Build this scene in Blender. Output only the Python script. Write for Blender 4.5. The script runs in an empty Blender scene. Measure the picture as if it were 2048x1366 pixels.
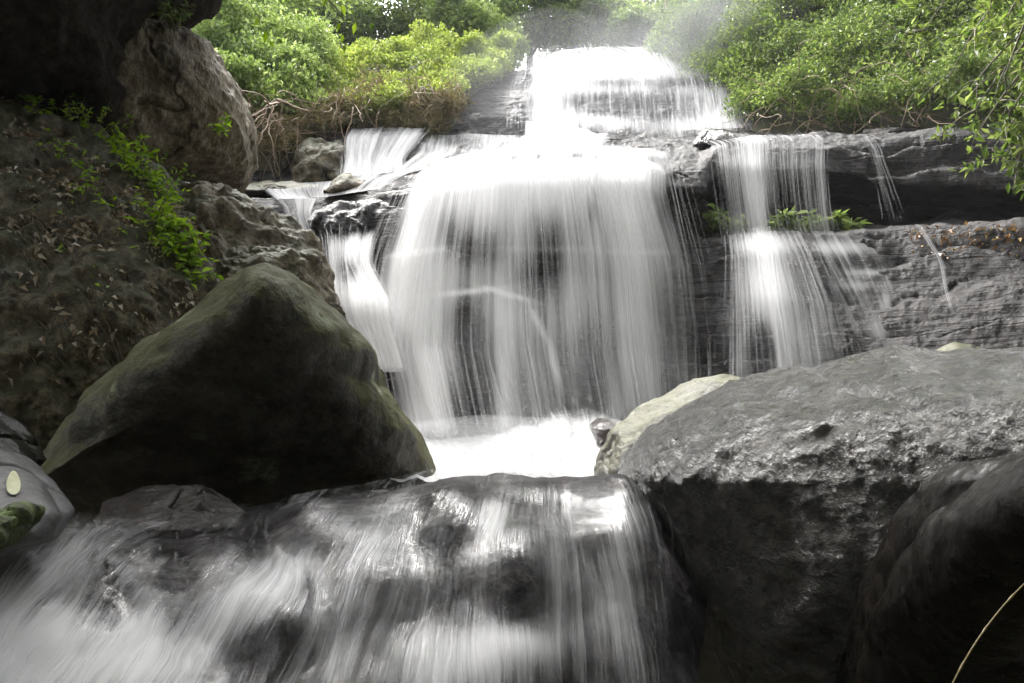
import bpy, math, random
import numpy as np
from mathutils import Vector
S = bpy.context.scene
COL = S.collection
R = math.radians
random.seed(7); rng = np.random.default_rng(7)

# ------------------------------------------------------------ camera
PITCH = R(10.0); LENS = 26.0
cam_d = bpy.data.cameras.new("camera"); cam = bpy.data.objects.new("camera", cam_d); COL.objects.link(cam)
cam_d.lens = LENS; cam_d.sensor_width = 36.0; cam_d.clip_start = 0.05; cam_d.clip_end = 2000
cam.location = (0, 0, 0); cam.rotation_euler = (R(90) + PITCH, 0, 0)
S.camera = cam
# ------------------------------------------------------------ light
SUN_EL, SUN_AZ = R(62), R(-40)        # azimuth from +Y (beyond the falls) towards -X
w = bpy.data.worlds.new("World"); S.world = w; w.use_nodes = True
nt = w.node_tree; nt.nodes.clear()
o_ = nt.nodes.new("ShaderNodeOutputWorld"); b_ = nt.nodes.new("ShaderNodeBackground")
sk = nt.nodes.new("ShaderNodeTexSky"); sk.sky_type = 'NISHITA'; sk.sun_disc = False
sk.sun_elevation = SUN_EL; sk.sun_rotation = SUN_AZ; sk.dust_density = 4.0; sk.air_density = 1.2; sk.ozone_density = 1.0
hs = nt.nodes.new("ShaderNodeHueSaturation"); hs.inputs['Saturation'].default_value = 0.12
nt.links.new(sk.outputs[0], hs.inputs['Color']); nt.links.new(hs.outputs[0], b_.inputs[0]); nt.links.new(b_.outputs[0], o_.inputs[0])
b_.inputs[1].default_value = 0.15
sd = bpy.data.lights.new("sun", 'SUN'); sun = bpy.data.objects.new("sun", sd); COL.objects.link(sun)
sd.energy = 1.5; sd.angle = R(24); sd.color = (1.0, 0.97, 0.92)
sdir = Vector((math.sin(SUN_AZ) * math.cos(SUN_EL), math.cos(SUN_AZ) * math.cos(SUN_EL), math.sin(SUN_EL)))
sun.rotation_euler = sdir.to_track_quat('Z', 'Y').to_euler()
vs = S.view_settings; vs.view_transform = 'Standard'; vs.look = 'None'; vs.gamma = 1; vs.exposure = 2.45
S.cycles.transparent_max_bounces = 24; S.cycles.max_bounces = 8; S.cycles.diffuse_bounces = 3
S.cycles.glossy_bounces = 2; S.cycles.transmission_bounces = 4; S.cycles.volume_bounces = 0
S.cycles.use_denoising = True

# ------------------------------------------------------------ helpers
F = LENS / 36.0 * 2048
def W(px, py, Y):
    px = np.asarray(px, float); py = np.asarray(py, float); Y = np.asarray(Y, float)
    xc = (px - 1024) / F; yc = (683 - py) / F
    yd = math.cos(PITCH) - yc * math.sin(PITCH); zd = math.sin(PITCH) + yc * math.cos(PITCH)
    k = Y / yd
    return np.stack([xc * k, Y + 0 * k, zd * k], -1)

_perm = np.random.default_rng(3).permutation(512)
_perm = np.concatenate([_perm, _perm, _perm])
_g = np.random.default_rng(4).normal(size=(512, 3)); _g /= np.linalg.norm(_g, axis=1)[:, None]
def noise(p):
    p = np.asarray(p, float); i = np.floor(p).astype(int); f = p - i
    u = f * f * f * (f * (f * 6 - 15) + 10); out = 0
    ii = i & 511
    def gr(dx, dy, dz):
        h = _perm[(_perm[(_perm[(ii[..., 0] + dx) & 511] + ii[..., 1] + dy) & 511] + ii[..., 2] + dz) & 511]
        g = _g[h]
        return g[..., 0] * (f[..., 0] - dx) + g[..., 1] * (f[..., 1] - dy) + g[..., 2] * (f[..., 2] - dz)
    x0 = [[gr(0, a, b) * (1 - u[..., 0]) + gr(1, a, b) * u[..., 0] for b in (0, 1)] for a in (0, 1)]
    y0 = [x0[0][b] * (1 - u[..., 1]) + x0[1][b] * u[..., 1] for b in (0, 1)]
    return (y0[0] * (1 - u[..., 2]) + y0[1] * u[..., 2]) * 1.6
def fbm(p, o=4, ridge=False):
    a = 1.0; s = 0; t = 0
    for k in range(o):
        n = noise(p * 2 ** k + 17.3 * k)
        if ridge: n = 1 - 2 * np.abs(n)
        s = s + a * n; t += a; a *= 0.5
    return s / t
def smooth01(x): x = np.clip(x, 0, 1); return x * x * (3 - 2 * x)

def mesh_np(name, V, Fc, mat, parent=None, smooth=True, uv=None, attrs=None, base=True):
    V = np.asarray(V, np.float32).reshape(-1, 3); Fc = np.asarray(Fc, np.int32); k = Fc.shape[1]
    loc = np.zeros(3)
    if base and parent is None:
        loc = np.array([(V[:, 0].min() + V[:, 0].max()) / 2, (V[:, 1].min() + V[:, 1].max()) / 2, V[:, 2].min()])
    elif parent is not None: loc = np.zeros(3); V = V - np.array(parent.location)
    if parent is None: V = V - loc
    me = bpy.data.meshes.new(name); me.vertices.add(len(V)); me.vertices.foreach_set("co", V.astype(np.float32).ravel())
    me.loops.add(Fc.size); me.loops.foreach_set("vertex_index", Fc.ravel())
    me.polygons.add(len(Fc)); me.polygons.foreach_set("loop_start", np.arange(0, Fc.size, k, dtype=np.int32))
    me.polygons.foreach_set("loop_total", np.full(len(Fc), k, np.int32))
    me.polygons.foreach_set("use_smooth", np.full(len(Fc), smooth, bool))
    if uv is not None:
        l = me.uv_layers.new(name="UVMap"); l.data.foreach_set("uv", uv.reshape(-1, 2)[Fc.ravel()].astype(np.float32).ravel())
    for an, av in (attrs or {}).items():
        at = me.attributes.new(an, 'FLOAT', 'POINT'); at.data.foreach_set("value", np.asarray(av, np.float32).ravel())
    me.update(calc_edges=True); me.validate()
    if mat is not None: me.materials.append(mat)
    o = bpy.data.objects.new(name, me); COL.objects.link(o)
    if parent is not None: o.parent = parent
    else: o.location = loc
    return o
def empty(name, loc):
    o = bpy.data.objects.new(name, None); COL.objects.link(o); o.location = tuple(float(c) for c in loc); o.empty_display_size = 0.1; return o
def tag(o, label=None, cat=None, group=None, kind=None):
    if label: o['label'] = label
    if cat: o['category'] = cat
    if group: o['group'] = group
    if kind: o['kind'] = kind
    return o
def grid_faces(nv, nu, closed=False):
    a = np.arange(nv * nu).reshape(nv, nu)
    if closed: a = np.concatenate([a, a[:, :1]], 1)
    return np.stack([a[:-1, :-1], a[:-1, 1:], a[1:, 1:], a[1:, :-1]], -1).reshape(-1, 4)
def grid_normals(G):
    du = np.gradient(G, axis=1); dv = np.gradient(G, axis=0); n = np.cross(du, dv)
    return n / (np.linalg.norm(n, axis=-1, keepdims=True) + 1e-9)
def facing(n, G):       # make normals look back at the photographer
    s = np.sign(-(n * G).sum(-1, keepdims=True)); s[s == 0] = 1
    return n * s
def sm(G, it, axis):
    for _ in range(it):
        H = G.copy(); sl = [slice(None)] * G.ndim
        a, b, c = list(sl), list(sl), list(sl); a[axis] = slice(0, -2); b[axis] = slice(1, -1); c[axis] = slice(2, None)
        H[tuple(b)] = 0.25 * G[tuple(a)] + 0.5 * G[tuple(b)] + 0.25 * G[tuple(c)]; G = H
    return G
def loft(rows, nu, nv, bypx=False, smv=0, smu=0, px=None):
    rr = []
    for r in rows:
        r = np.array(r, float)
        if bypx:
            x = px if px is not None else np.linspace(rows[0][0][0], rows[0][-1][0], nu)
            rr.append(W(x, np.interp(x, r[:, 0], r[:, 1]), np.interp(x, r[:, 0], r[:, 2])))
        else:
            d = np.concatenate([[0], np.cumsum(np.hypot(np.diff(r[:, 0]), np.diff(r[:, 1])))]); t = np.linspace(0, d[-1], nu)
            rr.append(W(np.interp(t, d, r[:, 0]), np.interp(t, d, r[:, 1]), np.interp(t, d, r[:, 2])))
    rr = np.array(rr)
    L = np.linalg.norm(np.diff(rr, axis=0), axis=-1).mean(1); L = np.maximum(L, 0.05); c = np.concatenate([[0], np.cumsum(L)])
    t = np.linspace(0, c[-1], nv); k = np.clip(np.searchsorted(c, t, side='right') - 1, 0, len(L) - 1); f = ((t - c[k]) / L[k])[:, None, None]
    G = rr[k] * (1 - f) + rr[k + 1] * f
    if smv: G = sm(G, smv, 0)
    if smu: G = sm(G, smu, 1)
    return G

def tube_mesh(paths, seg=6):
    V = []; Fc = []; n0 = 0
    for P, rad in paths:
        P = np.asarray(P, float); m = len(P); rad = np.broadcast_to(np.asarray(rad, float), (m,))
        T = np.gradient(P, axis=0); T /= np.linalg.norm(T, axis=1)[:, None] + 1e-9
        up = np.array([0.31, 0.2, 0.93]); A = np.cross(T, up); A /= np.linalg.norm(A, axis=1)[:, None] + 1e-9; B = np.cross(T, A)
        a = np.linspace(0, 2 * np.pi, seg, endpoint=False)
        ring = P[:, None] + rad[:, None, None] * (np.cos(a)[None, :, None] * A[:, None] + np.sin(a)[None, :, None] * B[:, None])
        V.append(ring.reshape(-1, 3)); Fc.append(grid_faces(m, seg, True) + n0); n0 += m * seg
    return np.concatenate(V), np.concatenate(Fc)
def bez(p0, p1, p2, n=10):
    t = np.linspace(0, 1, n)[:, None]; p0, p1, p2 = map(np.asarray, (p0, p1, p2))
    return (1 - t) ** 2 * p0 + 2 * t * (1 - t) * p1 + t * t * p2
def leaves(P, D, N, L, Wd, fold=0.25, droop=0.15):
    """one folded six-point blade per point. P base, D direction, N normal, L length, Wd width"""
    D = D / (np.linalg.norm(D, axis=1)[:, None] + 1e-9)
    Sx = np.cross(D, N); Sx /= np.linalg.norm(Sx, axis=1)[:, None] + 1e-9; N = np.cross(Sx, D)
    L = L[:, None]; Wd = Wd[:, None]
    a = P; m1 = P + D * L * 0.42; tip = P + D * L - N * L * droop
    l = m1 - Sx * Wd * 0.5 + N * Wd * fold; r = m1 + Sx * Wd * 0.5 + N * Wd * fold
    V = np.stack([a, l, tip, r], 1).reshape(-1, 3); n = len(P); i = np.arange(n)[:, None] * 4
    m = np.stack([i[:, 0], i[:, 0] + 1, i[:, 0] + 2], -1); q = np.stack([i[:, 0], i[:, 0] + 2, i[:, 0] + 3], -1)
    return V, np.concatenate([m, q], 1).reshape(-1, 3)
def rnd_dir(n, up=0.0):
    d = rng.normal(size=(n, 3)); d /= np.linalg.norm(d, axis=1)[:, None]; d[:, 2] += up
    return d / (np.linalg.norm(d, axis=1)[:, None] + 1e-9)

# ------------------------------------------------------------ materials
def M(name):
    m = bpy.data.materials.new(name); m.use_nodes = True; t = m.node_tree; t.nodes.clear()
    return m, t
class NB:
    def __init__(s, t): s.t = t
    def n(s, typ, ins=None, **kw):
        x = s.t.nodes.new("ShaderNode" + typ)
        for k, v in kw.items(): setattr(x, k, v)
        for k, v in (ins or {}).items():
            if hasattr(v, 'is_output') or isinstance(v, bpy.types.NodeSocket): s.t.links.new(v, x.inputs[k])
            else: x.inputs[k].default_value = v
        return x
    def noise(s, vec, scale, detail=6, rough=0.6, dist=0.0):
        return s.n('TexNoise', {'Vector': vec, 'Scale': scale, 'Detail': detail, 'Roughness': rough, 'Distortion': dist}).outputs[0]
    def ramp(s, fac, a, b, ca=(0, 0, 0, 1), cb=(1, 1, 1, 1)):
        r = s.n('ValToRGB', {'Fac': fac}); e = r.color_ramp.elements
        e[0].position = a; e[1].position = b; e[0].color = ca; e[1].color = cb; return r.outputs[0]
    def mix(s, f, a, b):
        x = s.n('Mix', data_type='RGBA')
        for sock, v in ((x.inputs[0], f), (x.inputs[6], a), (x.inputs[7], b)):
            if isinstance(v, bpy.types.NodeSocket): s.t.links.new(v, sock)
            else: sock.default_value = v if not isinstance(v, tuple) else (v + (1,) if len(v) == 3 else v)
        return x.outputs[2]
    def math(s, op, a, b=0.0, c=0.0, clamp=False):
        x = s.n('Math', operation=op); x.use_clamp = clamp
        for i, v in enumerate((a, b, c)):
            if isinstance(v, bpy.types.NodeSocket): s.t.links.new(v, x.inputs[i])
            else: x.inputs[i].default_value = v
        return x.outputs[0]
def rock_mat(name, ca, cb, cc=None, moss=0.0, mosscol=(0.05, 0.06, 0.015), lichen=0.0, rough=(0.25, 0.6), bump=0.6, scale=1.0, strata=0.0, spec=0.5, stain=0.5, stretch=(1, 1, 1), coat=0.0, crough=0.12):
    m, t = M(name); b = NB(t)
    geo = b.n('NewGeometry'); pos = geo.outputs['Position']
    mp = b.n('Mapping', {'Vector': pos, 'Scale': stretch}).outputs[0]
    n1 = b.noise(mp, 1.3 * scale, 8, 0.62, 0.4); n2 = b.noise(mp, 9 * scale, 8, 0.65); n3 = b.noise(mp, 46 * scale, 5, 0.7)
    col = b.mix(b.ramp(n1, 0.36, 0.64), ca, cb)
    col = b.mix(b.ramp(n2, 0.45, 0.62), col, cc or tuple(c * 1.7 for c in cb))
    col = b.mix(b.math('MULTIPLY', b.ramp(n3, 0.35, 0.6, (1, 1, 1, 1), (0, 0, 0, 1)), stain), col, tuple(c * 0.3 for c in ca))
    up = b.n('SeparateXYZ', {0: geo.outputs['Normal']}).outputs[2]
    if moss > 0:
        mf = b.math('MULTIPLY_ADD', up, 0.35, b.noise(mp, 2.1 * scale, 7, 0.7))
        mf = b.ramp(mf, 0.68 - moss * 0.3, 0.86 - moss * 0.3)
        col = b.mix(mf, col, b.mix(n3, tuple(c * 0.6 for c in mosscol), tuple(c * 1.6 for c in mosscol)))
    if lichen > 0:
        v = b.n('TexVoronoi', {'Vector': b.n('VectorMath', {0: mp, 1: b.n('VectorMath', {0: b.n('TexNoise', {'Vector': mp, 'Scale': 7.0, 'Detail': 4.0}).outputs[1], 'Scale': 0.25}, operation='SCALE').outputs[0]}, operation='ADD').outputs[0], 'Scale': 2.6}).outputs[0]
        lf = b.math('MULTIPLY', b.ramp(v, 0.17, 0.27, (1, 1, 1, 1), (0, 0, 0, 1)), b.ramp(b.noise(mp, 30, 4), 0.35, 0.6))
        col = b.mix(b.math('MULTIPLY', lf, lichen), col, (0.26, 0.29, 0.17))
    rg = b.n('MapRange', {0: b.noise(mp, 5 * scale, 6), 1: 0.3, 2: 0.7, 3: rough[0], 4: rough[1]}).outputs[0]
    h = b.math('ADD', b.math('MULTIPLY', n2, 0.07), b.math('MULTIPLY', n3, 0.014))
    h = b.math('ADD', h, b.math('MULTIPLY', b.noise(mp, 140 * scale, 3), 0.004))
    vc = b.n('TexVoronoi', {'Vector': mp, 'Scale': 3.2 * scale}, feature='DISTANCE_TO_EDGE').outputs[0]
    if strata > 0:
        sp = b.n('Mapping', {'Vector': pos, 'Scale': (0.5, 0.5, 6.0), 'Rotation': (R(6), R(5), 0)}).outputs[0]
        ns = b.noise(sp, 2.2, 7, 0.6, 0.6); h = b.math('ADD', h, b.math('MULTIPLY', ns, 0.10 * strata))
    bp = b.n('Bump', {'Height': h, 'Strength': bump, 'Distance': 1.0})
    p = b.n('BsdfPrincipled', {'Base Color': col, 'Roughness': rg, 'Normal': bp.outputs[0], 'Specular IOR Level': spec, 'Coat Weight': coat, 'Coat Roughness': crough, 'Coat Normal': bp.outputs[0]})
    o = b.n('OutputMaterial', {'Surface': p.outputs[0]})
    return m
def leaf_mat(name, c1, c2, c3, trans=0.45, rough=0.4):
    m, t = M(name); b = NB(t); geo = b.n('NewGeometry'); r = geo.outputs['Random Per Island']
    cr = b.n('ValToRGB', {'Fac': r}); e = cr.color_ramp.elements
    e[0].color = c1 + (1,); e[1].color = c3 + (1,); x = e.new(0.5); x.color = c2 + (1,)
    pos = geo.outputs['Position']; n = b.noise(pos, 0.9, 3)
    col = b.mix(b.ramp(n, 0.35, 0.65), cr.outputs[0], b.n('HueSaturation', {'Color': cr.outputs[0], 'Value': 0.62, 'Saturation': 0.95, 'Hue': 0.515}).outputs[0])
    p = b.n('BsdfPrincipled', {'Base Color': col, 'Roughness': rough, 'Specular IOR Level': 0.45})
    tr = b.n('BsdfTranslucent', {'Color': b.n('HueSaturation', {'Color': col, 'Value': 1.9, 'Saturation': 1.1, 'Hue': 0.49}).outputs[0]})
    mx = b.n('MixShader', {0: trans, 1: p.outputs[0], 2: tr.outputs[0]})
    b.n('OutputMaterial', {'Surface': mx.outputs[0]}); return m
def plain_mat(name, ca, cb, rough=0.6, scale=20, bump=0.2):
    m, t = M(name); b = NB(t); pos = b.n('NewGeometry').outputs['Position']; n = b.noise(pos, scale, 5)
    bp = b.n('Bump', {'Height': n, 'Strength': bump, 'Distance': 0.02})
    p = b.n('BsdfPrincipled', {'Base Color': b.mix(b.ramp(n, 0.35, 0.65), ca, cb), 'Roughness': rough, 'Normal': bp.outputs[0]})
    b.n('OutputMaterial', {'Surface': p.outputs[0]}); return m
def water_mat(name, fu=14.0, fv=0.35, lo=0.35, hi=0.7, white=0.86, gloss=0.0, maxa=0.97, soft=1.0, warp=0.0):
    """foam streaks drawn out along the flow (UV: u = metres across, v = metres down the flow); 'dens' = how much foam the water carries"""
    m, t = M(name); b = NB(t)
    uv = b.n('UVMap', uv_map="UVMap").outputs[0]
    d = b.n('Attribute', attribute_name="dens").outputs['Fac']
    def st(su, sv, off, det=4, rough=0.6, dist=0.0):
        mp = b.n('Mapping', {'Vector': uv, 'Scale': (su, sv, 1), 'Location': (off, off * 0.7, 0)}).outputs[0]
        return b.noise(mp, 1.0, det, rough, dist)
    a = st(fu, fv, 3.1, 5, 0.65, warp); c = st(fu * 3.3, fv * 1.6, 8.7, 4, 0.6); e = st(fu * 0.22, fv * 0.8, 1.3, 3, 0.5, warp)
    s = b.math('ADD', b.math('MULTIPLY', a, 0.38), b.math('ADD', b.math('MULTIPLY', c, 0.22), b.math('MULTIPLY', e, 0.40)))
    # threshold shifts with the foam density
    x = b.math('ADD', s, b.math('MULTIPLY', b.math('SUBTRACT', d, 0.5), 0.55))
    al = b.n('MapRange', {0: x, 1: lo, 2: hi, 3: 0.0, 4: maxa}); al.interpolation_type = 'SMOOTHSTEP'; al = al.outputs[0]
    al = b.math('MULTIPLY', al, b.math('MULTIPLY', d, 6.0, clamp=True))
    bp = b.n('Bump', {'Height': b.math('ADD', a, c), 'Strength': 0.35, 'Distance': 0.03})
    df = b.n('BsdfDiffuse', {'Color': (white, white, white * 1.01, 1), 'Normal': bp.outputs[0]})
    tl = b.n('BsdfTranslucent', {'Color': (white, white, white, 1)})
    ws = b.n('MixShader', {0: 0.4, 1: df.outputs[0], 2: tl.outputs[0]})
    tp = b.n('BsdfTransparent')
    if gloss > 0:
        gl = b.n('BsdfGlossy', {'Roughness': 0.16, 'Normal': bp.outputs[0], 'Color': (1, 1, 1, 1)})
        fr = b.n('Fresnel', {'IOR': 1.33, 'Normal': bp.outputs[0]}).outputs[0]
        fr = b.math('MULTIPLY', b.math('ADD', b.math('MULTIPLY', fr, gloss), 0.02), b.math('MULTIPLY', d, 8.0, clamp=True))
        tp = b.n('MixShader', {0: fr, 1: tp.outputs[0], 2: gl.outputs[0]})
    mx = b.n('MixShader', {0: al, 1: tp.outputs[0], 2: ws.outputs[0]})
    b.n('OutputMaterial', {'Surface': mx.outputs[0]}); return m

m_cliff = rock_mat("wet_cliff_rock", (0.007, 0.006, 0.006), (0.02, 0.0165, 0.016), (0.045, 0.038, 0.036), rough=(0.35, 0.6), bump=0.7, coat=0.12, crough=0.2, spec=0.22, strata=1.0)
m_tri = rock_mat("mossy_boulder_rock", (0.018, 0.016, 0.009), (0.035, 0.032, 0.017), (0.07, 0.062, 0.036), moss=0.6, mosscol=(0.055, 0.055, 0.004), lichen=0.9, rough=(0.5, 0.8), bump=0.7)
m_mid = rock_mat("brown_boulder_rock", (0.04, 0.032, 0.018), (0.13, 0.10, 0.06), (0.24, 0.195, 0.12), moss=0.25, mosscol=(0.05,0.05,0.015), rough=(0.5, 0.8), bump=0.7)
m_over = rock_mat("overhang_rock", (0.055, 0.04, 0.024), (0.20, 0.155, 0.095), (0.36, 0.31, 0.23), rough=(0.5, 0.8), bump=0.7, stretch=(2.2, 2.2, 0.7))
m_bank = rock_mat("earthy_bank_rock", (0.025, 0.022, 0.009), (0.11, 0.09, 0.045), (0.25, 0.21, 0.13), moss=0.4, mosscol=(0.035,0.04,0.01), rough=(0.45, 0.75), bump=0.9, scale=1.4)
m_whale = rock_mat("wet_grey_boulder_rock", (0.008, 0.007, 0.0045), (0.024, 0.021, 0.014), (0.075, 0.068, 0.052), moss=0.0, mosscol=(0.03, 0.032, 0.006), rough=(0.2, 0.4), bump=0.9, scale=1.9, spec=0.3, coat=1.0, crough=0.10)
m_pale = rock_mat("pale_rock", (0.025, 0.023, 0.014), (0.058, 0.053, 0.033), (0.12, 0.11, 0.075), moss=0.2, mosscol=(0.06, 0.06, 0.02), rough=(0.35, 0.6), bump=0.5)
m_brown = rock_mat("wet_brown_rock", (0.012, 0.005, 0.004), (0.035, 0.016, 0.011), (0.07, 0.04, 0.03), rough=(0.1, 0.3), bump=0.9, scale=2.2, spec=0.8, coat=1.0, crough=0.08)
m_black = rock_mat("wet_black_rock", (0.002, 0.0018, 0.0015), (0.006, 0.005, 0.004), (0.012, 0.010, 0.008), rough=(0.2, 0.4), bump=0.22, scale=2.4, spec=0.05, coat=0.35, crough=0.04)
m_black2 = rock_mat("black_wet_ledge_rock", (0.018, 0.016, 0.016), (0.04, 0.036, 0.036), (0.07, 0.065, 0.065), rough=(0.15, 0.4), bump=0.8, spec=0.6, scale=1.6)
m_corner_shade = rock_mat("overhang_rock_painted_shade", (0.006, 0.005, 0.004), (0.02, 0.016, 0.012), (0.035, 0.028, 0.02), rough=(0.7, 0.9), bump=0.5, spec=0.1)  # near-black colour stands in for shade on the left of the overhang
m_bed = rock_mat("stream_bed_rock", (0.012, 0.010, 0.011), (0.03, 0.027, 0.028), (0.05, 0.045, 0.045), rough=(0.6, 0.85), bump=0.4, spec=0.12)
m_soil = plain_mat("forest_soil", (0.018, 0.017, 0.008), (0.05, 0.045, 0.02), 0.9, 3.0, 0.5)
m_root = plain_mat("root_bark", (0.16, 0.11, 0.07), (0.36, 0.27, 0.18), 0.7, 60)
m_twig = plain_mat("twig_bark", (0.06, 0.05, 0.03), (0.15, 0.12, 0.08), 0.7, 60)
m_trunk = plain_mat("trunk_bark", (0.09, 0.08, 0.06), (0.28, 0.25, 0.2), 0.8, 14, 0.6)

# ------------------------------------------------------------ ground
def ground():
    g = np.concatenate([-np.geomspace(110, 8, 20), np.linspace(-7.5, 7.5, 61), np.geomspace(8, 110, 20)])
    gy = np.concatenate([-np.geomspace(110, 6, 18), np.linspace(-5.5, 18, 95), np.geomspace(19, 120, 22)])
    X, Y = np.meshgrid(g, gy)
    z = np.interp(Y, [-300, -12, -5, -2, 6, 8.5, 12, 16, 60, 400], [12, 8, 2.5, -1.9, -1.9, -0.5, 3.5, 6.2, 10, 12])  # rise behind the camera is unseen, shaped to darken the foreground
    edge = np.maximum(3.4, 0.74 * np.clip(Y, 0, 60) + 1.6)
    side = np.clip(np.abs(X) - edge, 0, 9) * 1.25  # side walls out of view, raised to block light
    z = np.maximum(z, -1.9 + side + 0 * z) + np.where(Y > 9, np.clip(np.abs(X) - edge, 0, 6) * 0.6, 0)
    P = np.stack([X, Y, z], -1); P[..., 2] += 0.35 * fbm(P * np.array([0.5, 0.5, 0]) + 5, 4)
    o = mesh_np("ground", P, grid_faces(*X.shape), m_soil, base=False)
    tag(o, "dark forest floor under the rocks, with unseen gorge sides raised to shade the foreground", "ground", kind='structure')
ground()

# ------------------------------------------------------------ cliff
CL = [
 [(300,1010,5.2),(2300,1010,5.2)],
 [(300,800,7),(700,800,6.6),(850,895,6.2),(1100,905,6.2),(1200,870,6.3),(1350,820,6.6),(1600,800,6.4),(1900,760,5.9),(2300,760,5.2)],
 [(300,650,7.6),(640,620,7.2),(740,640,6.9),(900,590,6.75),(1080,620,6.85),(1200,620,7.1),(1350,620,7.2),(1500,600,7.0),(1700,610,6.9),(1900,600,6.5),(2300,600,5.6)],
 [(300,560,7.9),(640,520,7.5),(760,500,7.3),(900,490,7.25),(1200,480,7.3),(1350,490,7.45),(1400,485,7.5),(1500,478,7.4),(1650,475,7.4),(1800,465,7.3),(1900,455,7.1),(2048,450,6.8),(2300,440,6.2)],
 [(300,480,8),(640,460,7.8),(760,430,7.6),(1000,440,7.35),(1300,440,7.5),(1390,470,7.6),(1430,474,8.6),(1600,468,8.9),(1800,455,9),(2048,440,8.8),(2300,430,8)],
 [(300,430,8.1),(640,430,7.9),(760,415,7.6),(1000,400,7.4),(1300,400,7.5),(1390,410,7.6),(1430,400,8.6),(1600,395,8.9),(1800,400,9),(2048,400,8.8),(2300,390,8)],
 [(300,410,8.3),(640,415,8.0),(760,400,7.7),(850,375,7.5),(1000,365,7.35),(1300,370,7.45),(1395,385,7.5),(1430,345,7.9),(1600,340,8.0),(1700,350,8.0),(1800,370,7.9),(2048,385,7.5),(2300,390,7)],
 [(300,400,8.5),(500,385,8.4),(640,392,8.2),(760,375,8.0),(860,355,7.7),(1000,343,7.6),(1150,340,7.6),(1300,345,7.65),(1400,352,7.7),(1430,300,8.2),(1500,290,8.2),(1600,285,8.2),(1700,280,8.2),(1850,275,8.1),(2048,290,7.8),(2300,300,7.3)],
 [(300,385,9.2),(500,372,9.2),(640,380,8.9),(680,372,8.9),(800,365,8.8),(900,345,8.6),(1050,332,8.5),(1200,318,8.8),(1400,296,9.0),(1500,283,8.9),(1600,277,9),(1850,268,8.8),(2300,290,8)],
 [(300,300,9.6),(600,287,9.5),(700,282,9.5),(850,280,9.6),(1000,300,9.7),(1200,300,9.7),(1400,288,9.6),(1500,277,9.6),(1700,272,9.6),(2300,285,8.6)],
 [(300,280,10.5),(600,278,10.6),(900,277,10.8),(1040,275,10.8),(1200,295,10.4),(1350,285,10.4),(1490,275,10.4),(1600,270,10.4),(2300,270,9.5)],
 [(300,262,11),(600,265,11),(900,250,11.1),(1040,235,11.2),(1160,250,11),(1250,245,11),(1340,250,11),(1490,230,11.4),(1600,240,11.5),(2300,200,11)],
 [(300,200,12),(600,200,12),(900,210,12),(960,190,12),(1060,190,12),(1250,185,12),(1430,180,12),(1480,190,12),(1600,200,12.3),(2300,120,12.5)],
 [(300,170,13),(800,175,13.2),(930,180,13),(1000,150,13),(1060,140,13),(1120,120,13.3),(1200,115,13.5),(1300,117,13.5),(1360,137,13.3),(1430,150,13.0),(1470,177,13),(1600,170,13.5),(2300,80,14)],
]
CLG = []
def cliff():
    nu, nv = 760, 620
    G = loft(CL, nu, nv, bypx=True, smv=3, smu=10)
    back = G[-1:] + np.array([0, 1, 0.0]) * np.linspace(0.3, 5, 8)[:, None, None]
    back[..., 2] += 0.05
    N = facing(grid_normals(G), G)
    # broken bedding ledges, boulders and cracks
    q = G + 0.25 * np.stack([fbm(G * 0.9 + 9, 3)] * 3, -1)
    zz = q[..., 2] * 2.6 + q[..., 0] * 0.22 + q[..., 1] * 0.3 + 0.9 * fbm(G * np.array([0.5, 0.5, 1.2]), 3)
    fr = zz - np.floor(zz); saw = np.where(fr < 0.82, fr / 0.82, (1 - fr) / 0.18)
    blocky = fbm(np.stack([G[..., 0] * 0.9, G[..., 1] * 0.9, np.floor(zz) * 3.7], -1), 3)
    d = 0.10 * (saw - 0.5) + 0.13 * blocky + 0.16 * fbm(G * 0.8 + 3, 4) + 0.015 * fbm(G * 4, 4, True) + 0.02 * fbm(G * 14, 3)
    G = G + N * d[..., None]
    G = np.concatenate([G, back], 0); CLG[:] = [G]
    o = mesh_np("cliff", G, grid_faces(G.shape[0], nu), m_cliff, base=False)
    tag(o, "dark wet layered rock cliff the waterfall runs down in tiers", "cliff", kind='structure')
cliff()

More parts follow.
